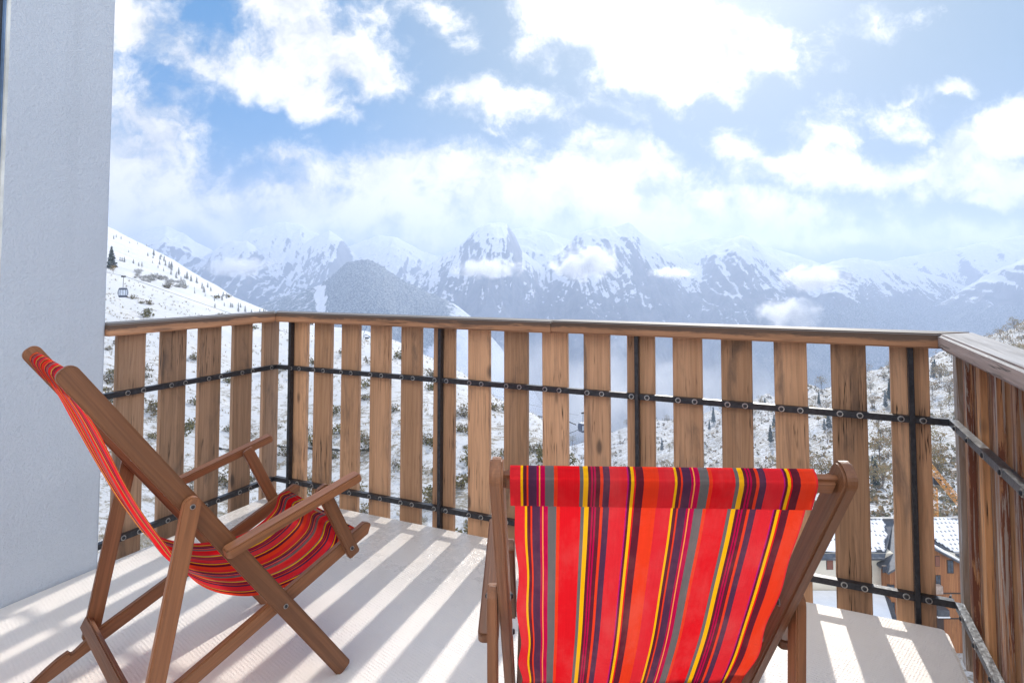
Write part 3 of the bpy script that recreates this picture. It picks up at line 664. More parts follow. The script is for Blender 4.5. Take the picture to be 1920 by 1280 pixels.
# --- far mountains
th2 = np.concatenate([np.linspace(-60, -44, 60)[:-1], np.linspace(-44, 44, 900), np.linspace(44, 60, 60)[1:]])
us2 = np.tan(np.radians(th2)); ys2 = np.concatenate([np.linspace(1350, 5800, 540), np.linspace(5820, 6600, 20)])
U, Y = np.meshgrid(us2, ys2); Z, LY = height_far(U, Y, True)
gy, gx = np.gradient(Z, axis=0)/np.gradient(Y, axis=0), np.gradient(Z, axis=1)/np.gradient(U*Y, axis=1)
nz = 1/np.sqrt(1 + gx**2 + gy**2)
snow = np.clip(.50 + np.clip((Z + 20)/560, -1, .16) + (nz - .70)*2.2, 0, 1); snow = np.where(LY == 0, np.clip(snow + .08, 0, 1), snow)
ud = U
piste = np.abs(U - np.interp(Y, [2300, 2900], [pix(612, 560)[0], pix(597, 520)[0]]) + (fbm(Y/160, U*0, 3, 95) - .5)*.016) < .008 + (fbm(U*Y/40, Y/60, 3, 96) - .5)*.012
fade5 = np.clip((pix(905, 500)[0] - U)/.09, 0, 1)*np.clip((Z + 380)/160, .25, 1)
forest = np.where(LY == 5, np.where(U > pix(604, 500)[0], .95*fade5, .60), np.clip((-40 - Z)/260, 0, .62)*np.clip((U - .10)/.35, .45, 1))  # forest thinned to snow over the mid valley: pale mist put into ground colour
forest = np.where(piste & (LY == 5), 0, forest)
crown = np.where(forest > .6, fbm(U*Y/9, Y/14, 2, 91)**2*15 - 3, 0)
snow = np.where(LY == 5, .85, snow)
grid_mesh('mountains', us2, ys2, Z + crown*(LY == 5), {'snow': snow, 'forest': forest}, mountain_mat())
# ------------------------------------------------------------------ vegetation
def leaf_mat(name, cols, rough=.8, trans=.25):
    m, t = material(name); ge = t.new('ShaderNodeNewGeometry'); oi = t.new('ShaderNodeObjectInfo')
    rp = t.new('ShaderNodeValToRGB'); cr = rp.color_ramp
    while len(cr.elements) < len(cols): cr.elements.new(.5)
    for i, c in enumerate(cols): cr.elements[i].position = i/(len(cols)-1); cr.elements[i].color = (*c, 1)
    t.l.new(t.m('FRACT', t.m('ADD', t.m('MULTIPLY', ge.outputs['Random Per Island'], .55), t.m('MULTIPLY', oi.outputs['Random'], .6))), rp.inputs[0])
    d = t.new('ShaderNodeBsdfDiffuse'); t.l.new(rp.outputs[0], d.inputs[0]); tr = t.new('ShaderNodeBsdfTranslucent'); t.l.new(rp.outputs[0], tr.inputs[0])
    ms = t.new('ShaderNodeMixShader'); ms.inputs[0].default_value = trans; t.l.new(d.outputs[0], ms.inputs[1]); t.l.new(tr.outputs[0], ms.inputs[2]); finish(t, ms.outputs[0]); return m
M['shrub'] = leaf_mat('shrub_leaf', [(.07, .085, .035), (.10, .10, .055), (.16, .15, .07), (.20, .17, .11), (.13, .11, .085), (.55, .56, .58)])
M['gold'] = leaf_mat('autumn_leaf', [(.24, .15, .035), (.30, .20, .06), (.18, .16, .06), (.26, .13, .05)])
M['conifer'] = leaf_mat('conifer_needle', [(.035, .055, .05), (.06, .085, .075), (.10, .125, .115), (.40, .43, .48)], trans=.15)
M['frost'] = leaf_mat('frosted_needle', [(.27, .30, .32), (.34, .365, .38), (.42, .44, .46), (.60, .62, .66)], trans=.3)  # needles coloured pale grey-blue: haze over the far firs put into the colour
M['frostbush'] = leaf_mat('frosted_bush_twig', [(.22, .23, .22), (.30, .30, .28), (.36, .37, .38), (.48, .49, .52)], trans=.3)  # pale grey twigs, lighter than the shrub leaf
M['decid'] = leaf_mat('pale_leaf', [(.20, .205, .10), (.26, .24, .12), (.30, .25, .14), (.29, .19, .09), (.18, .17, .12), (.42, .42, .40)])  # leaf colours lightened to carry the veil of glare over this hill
M['bark'] = simple('bark', (.10, .085, .07), .9, 0, 20, .4)
M['straw'] = leaf_mat('dry_grass_blade', [(.20, .16, .09), (.28, .23, .13), (.14, .12, .06), (.12, .13, .05)])
def quad(bm, p, r, R, el=1.0):
    a = Vector((R.gauss(0, 1), R.gauss(0, 1), R.gauss(0, 1))).normalized(); b = a.orthogonal().normalized(); b.rotate(Matrix.Rotation(R.uniform(0, 6.28), 3, a)); c_ = a.cross(b)
    vs = [bm.verts.new(p + b*r*el*sx + c_*r*sy) for sx, sy in ((-1, -.35), (.2, -1), (1, .3), (-.1, 1))]
    bm.faces.new(vs)
def bush_mesh(seed, n=150, w_=.8, h_=.55, mat='shrub'):
    R = random.Random(seed); bm = bmesh.new(); cl = [(R.gauss(0, w_*.45), R.gauss(0, w_*.35), R.uniform(.1, h_)) for _ in range(9)]
    for _ in range(n):
        c0 = R.choice(cl); p = Vector((c0[0] + R.gauss(0, .18), c0[1] + R.gauss(0, .18), max(.02, c0[2] + R.gauss(0, .14)))); quad(bm, p, R.uniform(.04, .085), R, 1.5)
    me = bm_me(bm, 'foliage'); me.materials.append(M[mat])
    bm = bmesh.new()
    for c0 in cl: tube_bm(bm, [(0, 0, -.15), (c0[0]*.5, c0[1]*.5, c0[2]*.5), c0], [.022, .014, .006], 4)
    ms = bm_me(bm, 'stem'); ms.materials.append(M['bark']); return [('foliage', me), ('stem', ms)]
def conifer_mesh(seed, h_=7.0, n=420, mat='conifer', fat=1.0):
    R = random.Random(seed); bm = bmesh.new()
    for _ in range(n):
        s = R.random()**.75; z = h_*(.10 + .90*(1-s)); rmax = fat*.30*h_*.66*(s**.9) + .05; tier = .82 + .18*sin(z*5.2); a = R.uniform(0, 6.28); r = rmax*tier*(R.random()**.4)*(.8 + .25*sin(a*3+seed))
        quad(bm, Vector((cos(a)*r, sin(a)*r, z - r*.28)), R.uniform(.14, .30)*h_/7, R, 1.5)
    me = bm_me(bm, 'crown'); me.materials.append(M[mat])
    bm = bmesh.new(); tube_bm(bm, [(0, 0, -.4), (0, 0, h_*.5), (0, 0, h_*.97)], [.13, .08, .015], 6)
    for k in range(14):
        z = h_*(.15 + .055*k); a = k*2.4; r = .26*h_*.5*(1 - z/h_); tube_bm(bm, [(0, 0, z), (cos(a)*r, sin(a)*r, z - r*.3)], [.03, .008], 3)
    ms = bm_me(bm, 'trunk'); ms.materials.append(M['bark']); return [('crown', me), ('trunk', ms)]
def decid_mesh(seed, h_=6.5, n=380, mat='decid'):
    R = random.Random(seed); bm = bmesh.new(); bt = bmesh.new()
    tube_bm(bt, [(0, 0, -.4), (.05, 0, h_*.35), (0, .08, h_*.7)], [.12, .09, .03], 6); cl = []
    for k in range(11):
        a = k*2.39 + R.uniform(-.3, .3); z = h_*R.uniform(.38, .92); r = h_*.24*R.uniform(.5, 1.15)*(1.15 - abs(z/h_ - .6)); e = Vector((cos(a)*r, sin(a)*r, z)); cl.append((e, h_*R.uniform(.07, .13)))
        tube_bm(bt, [(0, 0, z*.55), e*.55 + Vector((0, 0, z*.36)), e], [.05, .025, .008], 4)
    for _ in range(n):
        e, s = R.choice(cl); quad(bm, e + Vector((R.gauss(0, s), R.gauss(0, s), R.gauss(0, s*.85))), R.uniform(.10, .20)*h_/6.5, R, 1.2)
    me = bm_me(bm, 'crown'); me.materials.append(M[mat]); ms = bm_me(bt, 'trunk'); ms.materials.append(M['bark']); return [('crown', me), ('trunk', ms)]
def plant(name, parts, p, sc, rz, label, cat, group):
    o = empty(name, p, rz, label, cat, group); o.scale = (sc, sc, sc)
    for n_, me in parts: link(n_, me, o)
    return o
def hit(px, py, y0=30, y1=1700):
    u, v = pix(px, py); yy = np.exp(np.linspace(math.log(y0), math.log(y1), 500)); zz = height_near(np.full_like(yy, u), yy) - (H + v*yy)
    i = np.argmax(zz > 0)
    if zz[i] <= 0 or i == 0: return None
    d = yy[i-1] + (yy[i]-yy[i-1])*(-zz[i-1])/(zz[i]-zz[i-1]); return u, d, H + v*d
SR = random.Random(21)
fbushes = [bush_mesh(150+k, 170, .75, .55, 'frostbush') for k in range(3)]
bushes = [bush_mesh(100+k, 150 + 30*k, .7 + .12*k, .45 + .07*k) for k in range(5)]
def sky_l(px): return np.interp(px, [0,200,330,440,520,690,805,866,932,1004,1078,1160,1260], [330,424,493,560,592,622,668,700,747,776,828,885,960])
cnt = 0
while cnt < 170:
    px = SR.uniform(195, 1180); s0 = sky_l(px); py = SR.uniform(s0 + 4, min(1010, s0 + 420))
    if px < 520 and py < 530 and SR.random() < .55: continue
    h_ = hit(px, py)
    if not h_: continue
    u, d, z = h_; sc = SR.uniform(.55, 1.5)*(1 + min(d, 300)/260)
    plant('shrub', SR.choice(bushes), V(u*d, d, z - .05), sc, SR.uniform(0, 6.28), 'low grey-green shrub poking through the snow on the open hillside', 'shrub', 'shrubs on the snowy hillside'); cnt += 1
# small conifers dotted up the left hillside, the big one beside the wall first
cons = [conifer_mesh(200+k, 6.5 + .6*k) for k in range(3)]; hazed = [conifer_mesh(220+k, 6.5 + .5*k, 300, 'frost', 1.35) for k in range(3)]; big = conifer_mesh(240, 7.7, 900, 'conifer', 1.45)
h_ = hit(208, 503); u, d, z = h_
plant('fir_tree', big, V(u*d, d, z - .3), d/1151*42/7.7, 1.0, 'tallest dark fir on the left hillside standing close beside the white wall', 'fir tree', None)
gb = decid_mesh(310, 5, 240, 'gold')
h_ = hit(212, 512); u, d, z = h_; plant('autumn_bush', gb, V(u*d, d, z - .2), d/1151*18/5, 0, 'ochre autumn bush at the foot of the tall fir', 'bush', None)
for (px, py, hp) in [(213,448,6),(218,445,5),(227,448,5),(243,456,4),(258,458,4),(225,489,7),(229,490,7),(233,491,8),(250,494,8),(260,499,8),(266,500,9),(241,473,4),(277,480,6),(287,484,5),(286,493,5),(322,507,7),(303,482,5),(275,462,5),(310,498,9),(320,505,9),(335,515,8),(278,463,6),(284,465,6)]:
    h_ = hit(px, py)
    if not h_: continue
    u, d, z = h_; plant('fir_tree', SR.choice(hazed), V(u*d, d, z - .3), d/1151*hp/6.8*1.25, SR.uniform(0, 6), 'small distant fir dotted on the smooth upper snow slope', 'fir tree', 'small firs on the upper snow slope')
for k in range(56):
    px = 285 + k*4.3 + SR.uniform(-4, 4); py = np.interp(px, [285,330,440,530], [462,500,566,600]) + 1 + abs(SR.gauss(0, 13))
    h_ = hit(px, py)
    if not h_: continue
    u, d, z = h_; plant('fir_tree', SR.choice(hazed), V(u*d, d, z - .3), d/1151*SR.uniform(6, 14)/6.8, SR.uniform(0, 6), 'hazy grey fir in the belt along the edge of the left hillside', 'fir tree', 'firs along the hillside edge')
for k in range(34):
    px = SR.uniform(245, 345); py = 505 + (px - 245)*.26 + SR.uniform(0, 16)
    h_ = hit(px, py)
    if not h_: continue
    u, d, z = h_; plant('bare_bush', SR.choice(fbushes), V(u*d, d, z - .1), d/1151*SR.uniform(5, 11), SR.uniform(0, 6), 'grey bare bush in the thicket across the middle of the hillside', 'bush', 'bare bushes in the hillside thicket')
# right-hand wooded hill
dec = [decid_mesh(400+k, 6 + .4*k, 300, 'decid') for k in range(4)] + [decid_mesh(420+k, 5.5, 260, 'gold') for k in range(2)]
cnt = 0
sky_r = lambda px: np.interp(px, [1060,1157,1245,1335,1430,1513,1590,1690,1745,1860,1920], [820,800,780,757,738,716,704,690,676,640,600])
while cnt < 285:
    px = SR.uniform(1060, 1935); s0 = sky_r(px); py = s0 + 4 + SR.random()**1.3*225
    h_ = hit(px, py, 95)
    if not h_ or h_[1] < 105 : continue
    u, d, z = h_; x = u*d
    if abs(x - 50) < 26 and d < 112: continue
    kind = SR.random(); sc = SR.uniform(.75, 1.6)*(1 + max(0, d - 300)/700)
    if kind < .22 and px > 1800: kind = .8
    if kind < .22: plant('fir_tree', SR.choice(cons), V(x, d, z - .3), sc*1.1, SR.uniform(0, 6), 'dark fir on the wooded far side of the small valley', 'fir tree', 'firs on the wooded right hill')
    elif kind < .42: plant('autumn_tree', dec[4 + SR.randint(0, 1)], V(x, d, z - .3), sc*.9, SR.uniform(0, 6), 'ochre autumn tree on the wooded right hill', 'tree', 'autumn trees on the wooded right hill')
    else: plant('leafy_tree', dec[SR.randint(0, 3)], V(x, d, z - .3), sc, SR.uniform(0, 6), 'pale thin-leaved tree on the wooded right hill', 'tree', 'pale trees on the wooded right hill')
    cnt += 1
# skyline trees on the right edge, above the bleached handrail
for k, (px, py, hp) in enumerate([(1872,632,30),(1890,630,36),(1907,622,40),(1918,640,34),(1932,618,44),(1882,650,28),(1900,655,34),(1925,660,36),(1862,645,18)]):
    u, v = pix(px, py); d = 330 + 12*k; z = float(height_near(u, d)); 
    plant('leafy_tree', dec[k % 4], V(u*d, d, z - .3), d/1151*hp/6.3, k, 'pale leafy tree on the skyline just above the right-hand handrail', 'tree', 'skyline trees above the right handrail')
# dry grass poking through the snow: uncountable
def grass():
    R = random.Random(5); v = []; f = []
    rs = np.random.RandomState(3); n = 9000
    yy = np.exp(rs.uniform(math.log(38), math.log(190), n)); uu_ = rs.uniform(-.78, .2, n)
    keep = fbm(uu_*yy/3.2, yy/3.2, 4, 77) > .50; yy = yy[keep]; uu_ = uu_[keep]
    zz = height_near(uu_, yy)
    for u, y, z in zip(uu_, yy, zz):
        p = V(u*y, y, z); s_ = .8 + y/110
        for k in range(R.randint(3, 6)):
            a = R.uniform(0, 6.28); l = R.uniform(.10, .30)*s_; q = p + Vector((R.gauss(0, .12), R.gauss(0, .12), -.02)); tip = q + Vector((cos(a)*l*.7, sin(a)*l*.7, l)); sd_ = Vector((-sin(a), cos(a), 0))*.022*s_
            i = len(v); v += [q - sd_, q + sd_, tip]; f.append((i, i+1, i+2))
    me = bpy.data.meshes.new('dry_grass'); me.from_pydata([tuple(p) for p in v], [], f); me.materials.append(M['straw'])
    o = bpy.data.objects.new('dry_grass', me); COL.objects.link(o)
    tag(o, 'dry brown grass poking through thin snow on the near hillside', 'grass', kind='stuff')
grass()
def scrub():
    rs = np.random.RandomState(9); R = random.Random(9); n = 6500
    uu_ = rs.uniform(0, 1.0, n); yy = np.exp(rs.uniform(math.log(105), math.log(1150), n)); keep = (uu_ > .14) | (yy > 240); uu_, yy = uu_[keep], yy[keep]; keep = fbm(uu_*yy/26, yy/26, 4, 33) > .42; uu_, yy = uu_[keep], yy[keep]
    x = uu_*yy; ok = ~((np.abs(x - 50) < 24) & (yy < 108)); uu_, yy = uu_[ok], yy[ok]; zz = height_near(uu_, yy); bm = bmesh.new()
    for u, y, z in zip(uu_, yy, zz):
        p = V(u*y, y, z); r = R.uniform(.45, 1.1)*(1 + y/600)
        for k in range(11): quad(bm, p + Vector((R.gauss(0, r*.7), R.gauss(0, r*.7), abs(R.gauss(0, r*.55)))), R.uniform(.22, .5)*r, R, 1.3)
    o = link('scrub', bm_me(bm, 'scrub'), None, leaf_mat('scrub_leaf', [(.10, .11, .07), (.16, .15, .09), (.22, .17, .09), (.13, .14, .10), (.28, .19, .10), (.34, .35, .35)])); tag(o, 'low mixed scrub covering the snowy right hillside', 'scrub', kind='stuff')
scrub()
# ------------------------------------------------------------------ cable cars, cables
def gondola(px, py, d, label, rz):
    u, v = pix(px, py); p = V(u*d, d, H + v*d); c = empty('cable_car', p, YAW + rz, label, 'cable car', None)
    wdt, hh = 2.0, 2.15
    prof = [(-.72, -1.0), (.72, -1.0), (.98, -.15), (.94, .45), (.74, .95), (-.74, .95), (-.94, .45), (-.98, -.15)]
    dk = simple('cabin_paint', (.06, .075, .12), .35, .2, 8, .2)
    o = link('cabin_body', bm_me(prism_bm(prof, 1.7, .06), 'cabin_body'), c, dk)
    gl = simple('cabin_glass', (.50, .58, .70), .15, 0, 3, .2, spec=.8)
    for sgn in (-1, 1):
        for (x0, x1) in ((-.80, -.56), (-.46, -.04), (.04, .46), (.56, .80)):
            box('window_pane', c, (x0, x1, sgn*.875 - .02, sgn*.875 + .02, -.55, .62), gl, .008, 1)
    box('roof', c, (-.70, .70, -.80, .80, .955, 1.10), simple('cabin_roof', (.42, .46, .52), .5), .04)
    bm = bmesh.new(); tube_bm(bm, [(0, 0, 1.08), (0, 0, 2.2), (.05, 0, 3.3)], .05, 6); box_bm(bm, -.42, .42, -.12, .12, 3.28, 3.62)
    link('hanger', bm_me(bm, 'hanger'), c, M['iron']); return p
g1 = gondola(230.5, 548.5, 132, 'dark blue cable car cabin hanging above the snow beside the white wall', .565)
g2 = gondola(1093, 801, 150, 'cable car cabin half hidden behind a railing slat low in the middle', .5)
def cable(pts, r, label, name='cable'):
    bm = bmesh.new(); tube_bm(bm, pts, r, 5); o = link(name, bm_me(bm, name), None, M['iron']); tag(o, label, 'cable')
def sagline(a, b, sag, n=24):
    return [a.lerp(b, i/n) - Vector((0, 0, sag*4*(i/n)*(1-i/n))) for i in range(n+1)]
g1t = g1 + Vector((0, 0, 3.6))
cable(sagline(at(90, 478, 100), g1t, .3) + sagline(g1t, at(1088.5, 779, 260), 2.5)[1:], .035, 'thin lift cable running down across the hillside above the cabin')
cable([at(985, 778, 125), at(1040, 783, 122), at(1066, 790, 119), at(1080, 796, 118)], .10, 'thick pale cable curving down to the low cabin', 'cable')
cable([at(1000, 828, 118), at(1050, 815, 118), at(1066, 812, 118), at(1076, 809, 118), at(1084, 805, 118)], .05, 'dark cable looping up under the low cabin', 'cable')
# snow gun on the ridge
pg = at(688, 634, 176); c = empty('snow_gun', (pg.x, pg.y, pg.z), YAW, 'small blue snow gun with slanted lance on the snowy ridge', 'snow gun')
blu = simple('blue_paint', (.06, .14, .30), .4, 0, 10, .2)
bm = bmesh.new(); tube_bm(bm, [(-.95, 0, 1.35), (-.45, 0, 2.55), (-.12, 0, 3.15)], [.07, .07, .09], 8); tube_bm(bm, [(-.20, 0, 3.12), (.02, 0, 3.26)], [.16, .12], 8); link('lance', bm_me(bm, 'lance'), c, blu)
bm = bmesh.new(); tube_bm(bm, [(-1.0, 0, .7), (-.5, 0, 1.0), (.2, 0, .82), (.75, 0, .45), (.95, 0, .2)], .10, 8); tube_bm(bm, [(-.9, 0, .72), (-.7, .1, .35), (0, 0, .25), (.85, 0, .25)], .07, 8); link('boom', bm_me(bm, 'boom'), c, blu)
bm = bmesh.new(); box_bm(bm, -.45, .55, -.35, .35, -.05, .32); tube_bm(bm, [(-.95, 0, -1.2), (-.95, 0, 1.4)], .06, 6); bmesh.ops.bevel(bm, geom=list(bm.edges), offset=.02, segments=1, affect='EDGES'); link('base', bm_me(bm, 'base'), c, M['galv'])
# dark lumpy rope lying on the snow
pts = []; R = random.Random(8)
for k in range(90):
    px = 385 + k*3.6; h_ = hit(px, np.interp(px, [385, 430, 500, 600, 700], [838, 845, 836, 844, 846]) + R.uniform(-1.2, 1.2), 30)
    if h_: u, d, z = h_; pts.append(V(u*d, d, z + .12))
bm = bmesh.new(); tube_bm(bm, pts, [R.uniform(.05, .16) for _ in pts], 6); o = link('rope_fence', bm_me(bm, 'rope_fence'), None, simple('dark_rope', (.05, .055, .055), .9, 0, 12, .4)); tag(o, 'dark lumpy rope line lying across the snow behind the left railing', 'rope')
# ------------------------------------------------------------------ chalet, annex, crane (view axes)
def vbox(name, parent, org, dims, mat, bevel=0.0):
    x0, x1, y0, y1, z0, z1 = dims; return box(name, parent, (x0-org[0], x1-org[0], y0-org[1], y1-org[1], z0-org[2], z1-org[2]), mat, bevel)
def siding(name, a, b):
    m, t = material(name); tc = t.new('ShaderNodeTexCoord'); O = tc.outputs['Object']; sx = t.new('ShaderNodeSeparateXYZ'); t.l.new(O, sx.inputs[0])
    q = t.m('MULTIPLY', t.m('ADD', sx.outputs[0], sx.outputs[1]), 5.2); fr = t.m('FRACT', q); idn = t.new('ShaderNodeTexWhiteNoise', noise_dimensions='1D'); t.l.new(t.m('FLOOR', q), idn.inputs['W'])
    c = t.mix(idn.outputs[0], a, b); gap = t.m('LESS_THAN', fr, .12); c = t.mix(t.m('MULTIPLY', gap, .75), c, (.03, .015, .008))
    n = t.noise(t.mapping(O, sc=(3, 3, .6)), 1, 5, .6); c = t.mix(t.m('MULTIPLY', t.sstep(n, .45, .75), .4), c, (.10, .05, .03))
    finish(t, bsdf(t, c, .7, .2, t.m('SUBTRACT', 1.0, gap), .5, .02)); return m
M['siding'] = siding('larch_siding', (.42, .19, .08), (.30, .125, .055)); M['cream'] = stucco('cream_render', (.66, .62, .53), 6, .1)
def roof_snow_mat():
    m, t = material('roof_snow'); tc = t.new('ShaderNodeTexCoord'); O = tc.outputs['Object']; sx = t.new('ShaderNodeSeparateXYZ'); t.l.new(O, sx.inputs[0])
    qy = t.m('MULTIPLY', sx.outputs[1], 1.45); ry = t.m('FLOOR', qy); qx = t.m('ADD', t.m('MULTIPLY', sx.outputs[0], 1.9), t.m('MULTIPLY', ry, .5)); rx = t.m('FLOOR', qx)
    dx = t.m('SUBTRACT', t.m('FRACT', qx), .5); dy = t.m('SUBTRACT', t.m('FRACT', qy), .5)
    n = t.noise(O, 2.5, 4, .6)
    dd = t.m('ADD', t.m('ADD', t.m('MULTIPLY', dx, dx), t.m('MULTIPLY', dy, dy)), t.m('MULTIPLY', t.m('SUBTRACT', n, .5), .06))
    cv = t.new('ShaderNodeCombineXYZ'); t.l.new(rx, cv.inputs[0]); t.l.new(ry, cv.inputs[1]); wn = t.new('ShaderNodeTexWhiteNoise'); t.l.new(cv.outputs[0], wn.inputs['Vector'])
    thr = t.m('ADD', .40, t.m('MULTIPLY', t.sstep(sx.outputs[1], 2.4, 3.4), -.35))
    dot = t.m('MULTIPLY', t.m('SUBTRACT', 1.0, t.sstep(dd, .035, .075)), t.m('GREATER_THAN', wn.outputs[0], thr))
    c = t.mix(t.sstep(n, .3, .7), (.70, .73, .79), (.78, .80, .84)); c = t.mix(t.m('MULTIPLY', dot, .9), c, (.13, .14, .17))
    finish(t, bsdf(t, c, .7, .2, n, .4, .06)); return m
M['rsnow'] = simple('smooth_snow', (.74, .77, .82), .7, 0, .8, .06, .25); M['rsnow2'] = roof_snow_mat(); M['slate'] = simple('dark_roof_sheet', (.10, .11, .13), .5, .3, 3, .3)
M['glass'] = simple('window_glass', (.05, .07, .10), .08, 0, 2, .5, spec=.8); M['wframe'] = simple('window_timber', (.055, .035, .028), .6); M['shut'] = simple('brown_shutter', (.22, .085, .055), .6)
OG = (48.0, 78.0, -43.5)
ch = empty('chalet', V(*OG), YAW, 'timber and cream chalet with snowy tiled roof and cross gable seen through the right slats', 'chalet')
zE, zR, yF, yR, yB = -32.75, -30.9, 76.4, 82.0, 87.6
vbox('cream_wall', ch, OG, (34, 66, yF, yB, -43.5, zE + .25), M['cream'])
def roof_sheet(name, quads, mat, th=.22):
    bm = bmesh.new()
    for q in quads:
        a = [Vector(p) - Vector(OG) for p in q]; n = (a[1]-a[0]).cross(a[2]-a[0]).normalized(); n = n if n.z > 0 else -n
        lo_ = [bm.verts.new(p) for p in a]; hi_ = [bm.verts.new(p + n*th) for p in a]; k = len(a)
        bm.faces.new(lo_[::-1]); bm.faces.new(hi_)
        for i in range(k): bm.faces.new((lo_[i], lo_[(i+1) % k], hi_[(i+1) % k], hi_[i]))
    bmesh.ops.recalc_face_normals(bm, faces=bm.faces); return link(name, bm_me(bm, name), ch, mat)
ov = .75; sl_ = (zR - zE)/(yR - yF)
GX, GW, gyF = 49.7, 4.85, 74.6; zP, zGE = -31.0, -33.6; gs = (zP - zGE)/GW
yv = lambda z: yF + (z - zE)/sl_
roof_sheet('main_roof', [[(33.4, yF - ov, zE - ov*sl_), (GX - GW, yF - ov, zE - ov*sl_), (GX, yv(zP), zP), (GX, yR, zR), (33.4, yR, zR)],
                         [(GX + GW, yF - ov, zE - ov*sl_), (66.6, yF - ov, zE - ov*sl_), (66.6, yR, zR), (GX, yR, zR), (GX, yv(zP), zP)],
                         [(33.4, yR, zR), (66.6, yR, zR), (66.6, yB + ov, zE - ov*sl_), (33.4, yB + ov, zE - ov*sl_)]], M['slate'])
def snow_layer():
    bm = bmesh.new(); R = random.Random(4)
    for (x0, x1) in ((33.6, GX - .2), (GX + .2, 66.4)):
        nx, ny = int((x1-x0)/.25), 26
        g_ = {}
        for i in range(nx+1):
            for j in range(ny+1):
                x = x0 + (x1-x0)*i/nx; y = (yF - .55) + (yR + .05 - yF + .55)*j/ny; z = zE + (y - yF)*sl_
                g_[i, j] = (bm.verts.new((x - OG[0], y - OG[1], z + .30 + .05*math.sin(x*1.7) - OG[2])), x, y)
        for i in range(nx):
            for j in range(ny):
                x, y = g_[i, j][1] + .12, g_[i, j][2] + .1; z = zE + (y-yF)*sl_
                gz = zP - abs(x - GX)*gs
                edge = .45 + .5*float(fbm(x*.8, 3.3, 3, 8))
                if z < gz + .05 and abs(x - GX) < GW: continue
                if y - yF < -.55 + edge: continue
                if abs(x - GX) < GW + .6 and z < gz + .35 + .55*float(fbm(x*1.1, y*1.1, 3, 12)) : continue
                bm.faces.new((g_[i, j][0], g_[i+1, j][0], g_[i+1, j+1][0], g_[i, j+1][0]))
    loose = [v for v in bm.verts if not v.link_faces]; bmesh.ops.delete(bm, geom=loose, context='VERTS')
    ret = bmesh.ops.extrude_face_region(bm, geom=list(bm.faces)); bmesh.ops.translate(bm, verts=[v for v in ret['geom'] if isinstance(v, bmesh.types.BMVert)], vec=(0, 0, .14)); bmesh.ops.recalc_face_normals(bm, faces=bm.faces)
    link('roof_snow', bm_me(bm, 'roof_snow', False), ch, M['rsnow2'])
snow_layer()
box_ = vbox('ridge_cap', ch, OG, (33.3, 66.7, yR - .16, yR + .16, zR + .18, zR + .42), M['slate'])
# cross gable
gw = [(-GW, -43.5 - OG[2]), (GW, -43.5 - OG[2]), (GW, zGE - OG[2]), (0, zP - OG[2]), (-GW, zGE - OG[2])]
o = link('timber_gable', bm_me(prism_bm(gw, 5.6), 'timber_gable'), ch, M['siding']); o.location = (GX - OG[0], gyF + 2.8 - OG[1], 0)
e = .55; yb = yv(zP)
roof_sheet('gable_roof', [[(GX - GW - e, gyF - .6, zGE - e*gs), (GX, gyF - .6, zP), (GX, yb, zP), (GX - GW - e, yF - .2, zGE - e*gs)], [(GX, gyF - .6, zP), (GX + GW + e, gyF - .6, zGE - e*gs), (GX + GW + e, yF - .2, zGE - e*gs), (GX, yb, zP)]], M['slate'])
roof_sheet('gable_snow', [[(GX + .9, gyF - .4, zP - .9*gs + .24), (GX + GW + .2, gyF - .4, zGE + .12), (GX + GW + .2, yF - .2, zGE + .12), (GX + .9, yb - .6, zP - .9*gs + .24)]], M['rsnow'], .14)
def window(px0, px1, py0, py1, y, shutter=False, bars=1):
    u0, v0 = pix(px0, py0); u1, v1 = pix(px1, py1); x0, x1, z1, z0 = u0*y, u1*y, H + v0*y, H + v1*y
    f = vbox('window', ch, OG, (x0, x1, y - .06, y + .10, z0, z1), M['wframe'])
    if shutter: box('shutter', f, (x0+.06-OG[0], x1-.06-OG[0], y-.09-OG[1], y-.062-OG[1], z0+.06-OG[2], z1-.06-OG[2]), M['shut'])
    else:
        for k in range(bars+1):
            w_ = (x1-x0-.12)/(bars+1); a = x0 + .06 + k*w_
            box('pane', f, (a+.03-OG[0], a+w_-.03-OG[0], y-.075-OG[1], y-.062-OG[1], z0+.08-OG[2], z1-.08-OG[2]), M['glass'])
window(1549, 1562, 1047, 1067, yF, True); window(1629, 1635, 1059, 1081, yF)
window(1578, 1592, 1052, 1072, yF)
for (a, b, c_, d_, sh_) in ((1654, 1662, 1060, 1073, 0), (1664, 1677, 1095, 1111, 0), (1752, 1762, 1041, 1061, 1), (1775, 1788, 1049, 1074, 0), (1753, 1764, 1077, 1099, 0), (1664, 1678, 1128, 1150, 0), (1712, 1730, 1050, 1068, 0), (1700, 1712, 1090, 1108, 0)): window(a, b, c_, d_, gyF, sh_)
u0, v0 = pix(1753, 1099); u1, v1 = pix(1769, 1114)
vbox('balcony_box', ch, OG, (u0*73.9, u1*73.9, 73.9, gyF - .001, H + v1*73.9, H + v0*73.9), simple('grey_boards', (.40, .32, .28), .7, 0, 4, .3), .03)
u0, v0 = pix(1755, 1141); u1, v1 = pix(1778, 1153)
vbox('door_canopy', ch, OG, (u0*73.3, u1*73.3, 73.0, gyF - .001, H + v1*73.3, H + v0*73.3), M['slate'], .04)
vbox('canopy_snow', ch, OG, (u0*73.3 - .05, u1*73.3 + .05, 72.95, gyF - .03, H + v1*73.3 - .16, H + v1*73.3 - .005), M['rsnow'], .05)
u0, v0 = pix(1757, 1156); u1, v1 = pix(1771, 1190)
vbox('door', ch, OG, (u0*74.5, u1*74.5, gyF - .05, gyF + .05, -43.4, H + v0*74.5), M['wframe'])
for zf in (-36.4, -39.3): vbox('belt_board', ch, OG, (GX - GW + .003, GX + GW - .003, gyF - .04, gyF - .001, zf, zf + .16), M['wframe'])
